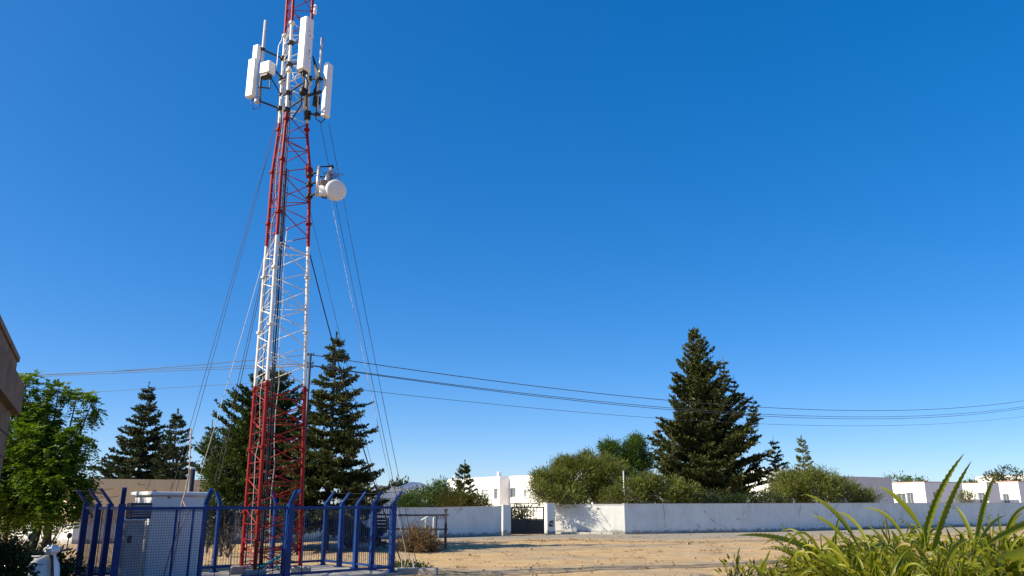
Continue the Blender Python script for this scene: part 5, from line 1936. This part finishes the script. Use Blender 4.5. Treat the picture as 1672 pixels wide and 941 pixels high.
# hedges and bushes behind the walls
bush('hedge', 'round green hedge behind the wall left of the white house', (GX(690, 50), 50, 0),
     [(*P(690, 822, 50), 1.5, 1.0, .8), (*P(668, 828, 50), .8, .7, .5), (*P(718, 810, 50.5), .7, .7, .5), (*P(722, 797, 51), .45, .45, .35)], (.17, .05), 51, 'bush_green', 9000, .17, 32)
bush('hedge', 'rust tipped low hedge below the small conifer', (GX(755, 49), 49, 0),
     [(*P(748, 824, 49), 1.1, .8, .6), (*P(778, 824, 49), .8, .7, .45), (*P(730, 818, 49.5), .6, .6, .5)], (.15, .05), 52, 'rust_tips', 7000, .16, 30)
bush('hedge', 'low green hedge seen through the bars of the black gate', (GX(848, 60), 60, 0),
     [(*P(850, 842, 60), 1.1, .8, .9), (*P(838, 852, 60), .8, .8, .8)], (.15, .05), 53, 'bush_green', 3000, .18, 30)
bush('feathery_bush', 'large feathery olive bush leaning over the wall right of the gate', (GX(940, 51), 51, 0),
     [(*P(905, 790, 51), 1.15, .9, .9), (*P(950, 785, 52), 1.5, 1.2, 1.4), (*P(925, 765, 52), .8, .8, .6), (*P(985, 780, 52), 1.3, 1.0, 1.2), (*P(883, 785, 50.5), .55, .6, .35),
      (*P(960, 752, 53), .6, .6, .45), (*P(925, 810, 50.5), 1.2, .7, .7), (*P(893, 808, 50.5), .5, .5, .4), (GX(882, 47.2, 2.3), 47.3, 2.35, .55, .3, .4), (GX(908, 47.2, 2.3), 47.3, 2.15, .5, .3, .3), (GX(930, 47.2, 2.1), 47.5, 2.0, .5, .3, .25)],
     (.26, .035), 54, 'bush_olive', 39000, .17, 34, .5)
bush('green_tree', 'brighter green bushy tree rising behind the feathery bush', (GX(1022, 57), 57, 0),
     [(*P(1000, 745, 57), .75, .8, .85), (*P(1035, 735, 57), .8, .8, .85), (*P(1022, 765, 57), 1.5, 1.1, .9), (*P(990, 730, 57), .45, .5, .4), (*P(1040, 722, 57.5), .4, .4, .4), (*P(1052, 755, 57), .6, .6, .5)],
     (.19, .05), 55, 'bush_green', 20000, .17, 34, .5, cat='tree')
bush('wall_hedge', 'low mixed hedge along the white wall below the biggest conifer', (GX(1070, 50.5), 50.5, 0),
     [(*P(1030, 805, 50.5), 1.2, .8, .75), (*P(1080, 803, 51), 1.5, .9, .85), (*P(1120, 808, 51), 1.0, .8, .65), (*P(1055, 790, 51), .9, .8, .5), (*P(1000, 815, 50.3), .9, .7, .5)],
     (.22, .04), 56, 'bush_olive', 17000, .17, 34, .4)
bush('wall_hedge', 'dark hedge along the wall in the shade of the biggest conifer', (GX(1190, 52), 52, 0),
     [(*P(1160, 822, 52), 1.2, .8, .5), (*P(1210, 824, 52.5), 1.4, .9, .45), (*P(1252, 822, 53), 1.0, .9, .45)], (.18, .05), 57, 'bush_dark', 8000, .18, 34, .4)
bush('round_bush', 'broad dome shaped olive bush behind the long wall right of the big conifer', (GX(1325, 57), 57, 0),
     [(*P(1320, 800, 57), 2.1, 1.5, 1.25), (*P(1290, 795, 57), 1.2, 1.2, .9), (*P(1370, 805, 58), 1.5, 1.2, .85), (*P(1345, 785, 58), 1.0, 1.0, .6), (*P(1410, 815, 58.5), 1.0, 1.0, .5), (*P(1265, 812, 56), .9, .9, .5)],
     (.26, .04), 58, 'bush_olive', 26000, .18, 34, .5)
# pole in the hedge
hp0 = Vector((GX(1019, 50.0, 2.5), 50.0, 0)); hz1 = P(1019, 770, 50.0).z
o_ = thing('thin_post', 'thin grey metal post in the hedge right of the feathery bush', 'post', hp0)
mb = MB(); mb.tube([hp0, hp0 + Vector((0, 0, hz1))], .045, 8); mb.build('shaft', M['galv'], o_, True)
mb = MB(); mb.lathe(hp0 + Vector((0, 0, hz1 + .002)), (0, 0, 1), [(0, .055), (.03, .055), (.05, .02)], 8); mb.build('cap', M['galv'], o_)
# distant trees
for k, (px, py, d, r, lab) in enumerate(((1465, 785, 170, 2.6, 'tiny far olive tree left of the tallest fern, above the row houses'), (1492, 786, 172, 2.2, 'tiny far tree above the first row house roof'),
                                         (1652, 776, 150, 2.6, 'far dark green tree above the rightmost row house'), (1622, 780, 160, 1.8, 'far pinkish brown tree left of the dark one at the right edge'), (1583, 792, 165, 1.2, 'tiny far tree behind the middle row house'),
                                         (652, 797, 100, .8, 'tiny far tree on the skyline over the grey houses, left of the hedge'))):
    c = P(px, py, d)
    bush('far_tree', lab, (c.x, d, 0), [(c.x, d, c.z - r * .25, r, r, r * .6), (c.x + r * .7, d, c.z - r * .45, r * .6, r * .6, r * .45), (c.x, d, c.z * .4, r * .4, r * .4, c.z * .3)], (.5, .2), 60 + k,
         'rust_tips' if k == 3 else 'bush_dark' if k in (2, 5) else 'bush_green', 900, .4, 14, cat='tree', group='far trees on the skyline')
bush('garden_plant', 'pale bushy plant by the wall of the middle row house', (GX(1579, 92), 92, 0), [(*P(1579, 816, 92), .9, .7, .8)], (.3, .06), 70, 'bush_olive', 900, .2, 14, .6)

# ------------------------------------------------------------------ foreground planter with sword ferns
BEDZ = 1.16
bedpts = [Vector((1.15, 3.2)), Vector((6.4, 3.2)), Vector((6.4, 6.6)), Vector((3.4, 6.6)), Vector((1.3, 5.2))]
mb = MB(); prism(mb, bedpts, -.1, BEDZ - .05)
pb = thing('planter', 'raised masonry planter that holds the sword ferns', 'planter', (bedpts[0].x, bedpts[0].y, 0))
mb.build('wall', M['beige_wall'], pb)
mb = MB(); prism(mb, [p + (Vector((3.6, 4.7)) - p).normalized() * .12 for p in bedpts], BEDZ - .048, BEDZ); mb.build('soil', M['soil'], pb)

def frond(L, mb, base, d0, length, curl, width, rd, npair=34, tilt=.35, twist=0.0, overlap=1.5):
    """arching sword-fern frond: a thin rachis with closely set pointed leaflets along both edges"""
    d = Vector(d0).normalized(); p = Vector(base)
    hor = Vector((d.x, d.y, 0))
    hor = hor.normalized() if hor.length > 1e-3 else Vector((1, 0, 0))
    side = Vector((-hor.y, hor.x, 0))
    side = (Matrix.Rotation(twist, 3, d) @ side).normalized()
    pts = [p.copy()]; dirs = [d.copy()]
    n = npair
    for i in range(n):
        t = i / n
        d = (d + Vector((hor.x * curl * .6, hor.y * curl * .6, -curl)) * (1.4 * t + .3) / n).normalized()
        p = p + d * (length / n)
        pts.append(p.copy()); dirs.append(d.copy())
    rg = L.rg
    B = []; D = []; LN = []; WD = []; NR = []
    for i in range(2, n + 1):
        t = i / n
        wv = width * (min(1, (t - .02) * 6)) * (1 - t ** 2.6) ** .8 + .004
        sd = (side - dirs[i] * side.dot(dirs[i])).normalized()
        nrm = sd.cross(dirs[i]).normalized()
        if nrm.z < 0: nrm = -nrm
        for sg in (-1, 1):
            dl = sd * sg * 1.0 + dirs[i] * .75 + nrm * tilt
            B.append(pts[i] + sd * sg * .001); D.append(dl + Vector(rg.normal(size=3) * .10)); LN.append(wv * rd.uniform(.9, 1.15)); WD.append(length / n * overlap); NR.append(nrm + Vector(rg.normal(size=3) * .2))
    L.add([tuple(b) for b in B], [tuple(q) for q in D], np.array(LN), np.array(WD), np.array([tuple(q) for q in NR]))
    mb.tube(pts[::3] + [pts[-1]], [max(.0012, .0042 * (1 - .8 * k / (n / 3))) for k in range(len(pts[::3]) + 1)], 5, False)

def blade(b, ctrl, tip, half, rd, n=44):
    """smooth sword shaped frond with finely toothed edges, folded along its midrib"""
    mb = MB(); pts = []
    for i in range(n + 1):
        t = i / n
        pts.append(b * (1 - t) ** 2 + ctrl * 2 * t * (1 - t) + tip * t * t)
    face = Vector((rd.uniform(-.5, .5), -1, rd.uniform(.1, .5))).normalized()
    fold = rd.uniform(.25, .55)
    for i, p in enumerate(pts):
        t = i / n
        d = (pts[min(n, i + 1)] - pts[max(0, i - 1)]).normalized()
        sd = d.cross(face).normalized(); nn = sd.cross(d)
        w_ = half * min(1, .25 + t * 2.6) * (1 - t ** 3.2) ** .9 + .0008
        tooth = (1.06 if i % 2 else .70) if t < .93 else 1
        mb.v += [tuple(p + sd * w_ * tooth + nn * w_ * fold), tuple(p), tuple(p - sd * w_ * (1.76 - tooth) + nn * w_ * fold)]
    for i in range(n):
        a = i * 3
        mb.f += [(a, a + 1, a + 4, a + 3), (a + 1, a + 2, a + 5, a + 4)]
    return mb

def fern(label, px, d, fronds, seed, z=BEDZ, fill=22, fill_len=(.34, .56), mat='fern', wide=.034):
    rd = random.Random(seed)
    base = Vector((GX(px, d, 1.2), d, z))
    root = thing('sword_fern', label, 'fern', base, 'sword ferns in the foreground planter')
    L = Leaves(seed); mb = MB()
    for fr in fronds:
        tx, ty, dd, bx, by, cx_, cy_, hw = fr
        tip = P(tx, ty, d + dd); bp = P(bx, by, d); cp = P(cx_, cy_, d + dd * .4)
        root_p = base.lerp(Vector((bp.x, bp.y, BEDZ)), .8); root_p.z = BEDZ
        mid = cp * 2 - (bp + tip) * .5
        mb = blade(bp, mid, tip, hw, rd)
        fo = mb.build('frond', M['fern_blade' if mat == 'fern' else mat], root, True)
        m1 = MB(); m1.tube([root_p, root_p.lerp(bp, .5) + Vector((.01, 0, .01)), bp], [.005, .004, .003], 6, False)
        m1.build('stalk', M['fern_blade'], fo, True)
    hk = MB()
    for k in range(int(fill * .8)):
        a = rd.uniform(0, 2 * PI); hl = rd.uniform(*fill_len) * rd.uniform(.5, .95)
        hd = Vector((math.cos(a), math.sin(a), 0))
        b0 = base + hd * rd.uniform(0, .12)
        top = b0 + hd * hl * rd.uniform(.0, .35) + Vector((0, 0, hl * rd.uniform(1.0, 1.5)))
        tipp = b0 + hd * hl * rd.uniform(.25, .7) + Vector((rd.uniform(-.06, .06), rd.uniform(-.06, .06), hl * rd.uniform(.45, 1.0)))
        q = blade(b0, top, tipp, rd.uniform(.005, .011), rd, 14)
        n0 = len(hk.v); hk.v += q.v; hk.f += [tuple(i + n0 for i in f_) for f_ in q.f]
    L = Leaves(seed + 3); mb = MB()
    for k in range(fill):
        a = rd.uniform(0, 2 * PI)
        el = rd.uniform(.45, 1.4)
        d0 = Vector((math.cos(a) * math.cos(el), math.sin(a) * math.cos(el), math.sin(el)))
        b = base + Vector((math.cos(a) * rd.uniform(0, .10), math.sin(a) * rd.uniform(0, .10), 0))
        frond(L, mb, b, d0, rd.uniform(*fill_len), rd.uniform(.5, 1.7), wide * rd.uniform(.7, 1.25), rd, 24, .3, rd.uniform(-.9, .9), .95)
    for k in range(9):
        a = rd.uniform(0, 2 * PI); el = rd.uniform(.7, 1.4)
        d0 = Vector((math.cos(a) * math.cos(el), math.sin(a) * math.cos(el), math.sin(el)))
        frond(L, mb, base, d0, rd.uniform(fill_len[0] * 1.1, fill_len[1] * 1.2), rd.uniform(1.2, 2.6), .034 * rd.uniform(.8, 1.2), rd, 22, .2, rd.uniform(-.9, .9), 1.7)
    f = L.build('foliage', M[mat], root)
    mb.build('stem', M[mat], f, True)
    hk.build('curled_leaves', M['fern_blade'] if mat == 'fern' else M[mat], f, True)
    return root
FE = (
 ('sword fern with the two tallest upright blades in the foreground', 1505, 4.3, [(1574, 741, .05, 1501, 938, 1522, 830, .021), (1586, 753, -.05, 1512, 940, 1541, 838, .021), (1436, 795, .1, 1508, 868, 1470, 819, .016), (1412, 830, .2, 1480, 890, 1449, 845, .013)], 45),
 ('sword fern whose long flat frond reaches farthest left over the sand', 1345, 4.6, [(1203, 875, -.25, 1352, 914, 1280, 881, .017), (1308, 924, .1, 1342, 955, 1320, 925, .014), (1278, 905, .2, 1300, 950, 1290, 925, .012)], 40),
 ('sword fern with a broad blade leaning left above the long flat frond', 1400, 4.2, [(1313, 807, .1, 1404, 900, 1362, 838, .018), (1325, 841, .1, 1395, 905, 1360, 861, .012), (1336, 871, .2, 1380, 912, 1354, 885, .013), (1413, 856, .1, 1452, 900, 1434, 874, .013), (1366, 836, .3, 1420, 895, 1395, 852, .009)], 45),
 ('sword fern with one serrated upright blade right of the tallest pair', 1590, 4.4, [(1625, 777, .1, 1590, 900, 1604, 828, .020), (1559, 826, .1, 1592, 895, 1576, 852, .012), (1640, 842, .2, 1596, 900, 1612, 862, .012)], 45),
 ('sword fern at the right edge with fronds bending in from the side', 1660, 4.7, [(1686, 824, .1, 1636, 900, 1652, 846, .013), (1598, 899, -.1, 1700, 850, 1650, 866, .022), (1630, 838, .3, 1650, 910, 1634, 868, .011)], 50),
 ('yellow green sword fern lowest in the right corner', 1670, 3.7, [(1596, 945, -.1, 1710, 892, 1640, 914, .026), (1560, 915, .1, 1640, 960, 1600, 928, .016), (1720, 860, 0, 1650, 950, 1680, 890, .02)], 50),
 ('low sword fern filling the bottom edge below the tallest blades', 1535, 3.8, [(1470, 905, 0, 1530, 960, 1495, 918, .018), (1580, 880, .1, 1540, 955, 1552, 905, .016)], 60),
 ('low sword fern at the bottom edge right of the small weeds', 1400, 3.9, [(1335, 912, 0, 1400, 965, 1362, 926, .016), (1446, 885, .2, 1410, 950, 1420, 905, .015)], 60),
 ('smallest sword fern at the left end of the planter', 1290, 4.3, [(1258, 897, .2, 1236, 950, 1247, 925, .010), (1300, 905, .2, 1305, 960, 1299, 930, .012)], 20),
 ('sword fern behind the right corner with short pale fronds', 1625, 5.4, [(1600, 850, 0, 1622, 905, 1606, 870, .014), (1668, 838, .1, 1640, 900, 1650, 862, .014)], 55),
 ('sword fern at the rear of the planter behind the middle ferns', 1460, 5.2, [(1436, 858, 0, 1462, 905, 1446, 878, .013), (1500, 858, .1, 1475, 905, 1484, 876, .013)], 60),
 ('dry yellowing sword fern near the bottom right', 1560, 4.0, [(1602, 896, .1, 1568, 950, 1580, 915, .016)], 18),
 ('sword fern behind the long left frond', 1355, 5.0, [(1330, 890, 0, 1352, 925, 1338, 905, .012)], 50),
 ('bushy sword fern right beneath the tallest pair of blades', 1480, 4.55, [(1455, 866, 0, 1484, 915, 1466, 884, .014)], 60),
 ('bushy sword fern between the tallest blades and the serrated one', 1560, 4.7, [(1545, 862, 0, 1562, 910, 1551, 880, .013)], 60),
 ('sword fern low in the corner, left of the yellow green one', 1620, 4.1, [(1598, 880, 0, 1622, 935, 1605, 900, .016)], 60),
 ('bushy sword fern at the bottom edge below the middle ferns', 1440, 3.7, [(1420, 905, 0, 1446, 955, 1428, 925, .015)], 60),
 ('sword fern cut off by the right edge, behind the bent fronds', 1690, 5.3, [(1668, 850, 0, 1692, 900, 1676, 868, .014)], 55),
)
for k, (lab, px_, d_, fr_, fill_) in enumerate(FE):
    fern(lab, px_, d_, fr_, 101 + k, fill=int(fill_ * 1.25), fill_len=(.20, .32) if 'smallest' in lab else (.30, .50) if d_ > 4.6 else (.27, .44), mat='fern_dry' if 'dry' in lab else 'fern')
bush('leafy_weed', 'small dark leafy weed at the left end of the ferns', (GX(1215, 4.6, 1.1), 4.6, BEDZ - .02),
     [(GX(1205, 4.6, 1.3), 4.6, 1.27, .07, .1, .10), (GX(1235, 4.5, 1.3), 4.5, 1.24, .10, .1, .10)], (.05, .012), 213, 'fern', 420, .035, 8, cat='weed')
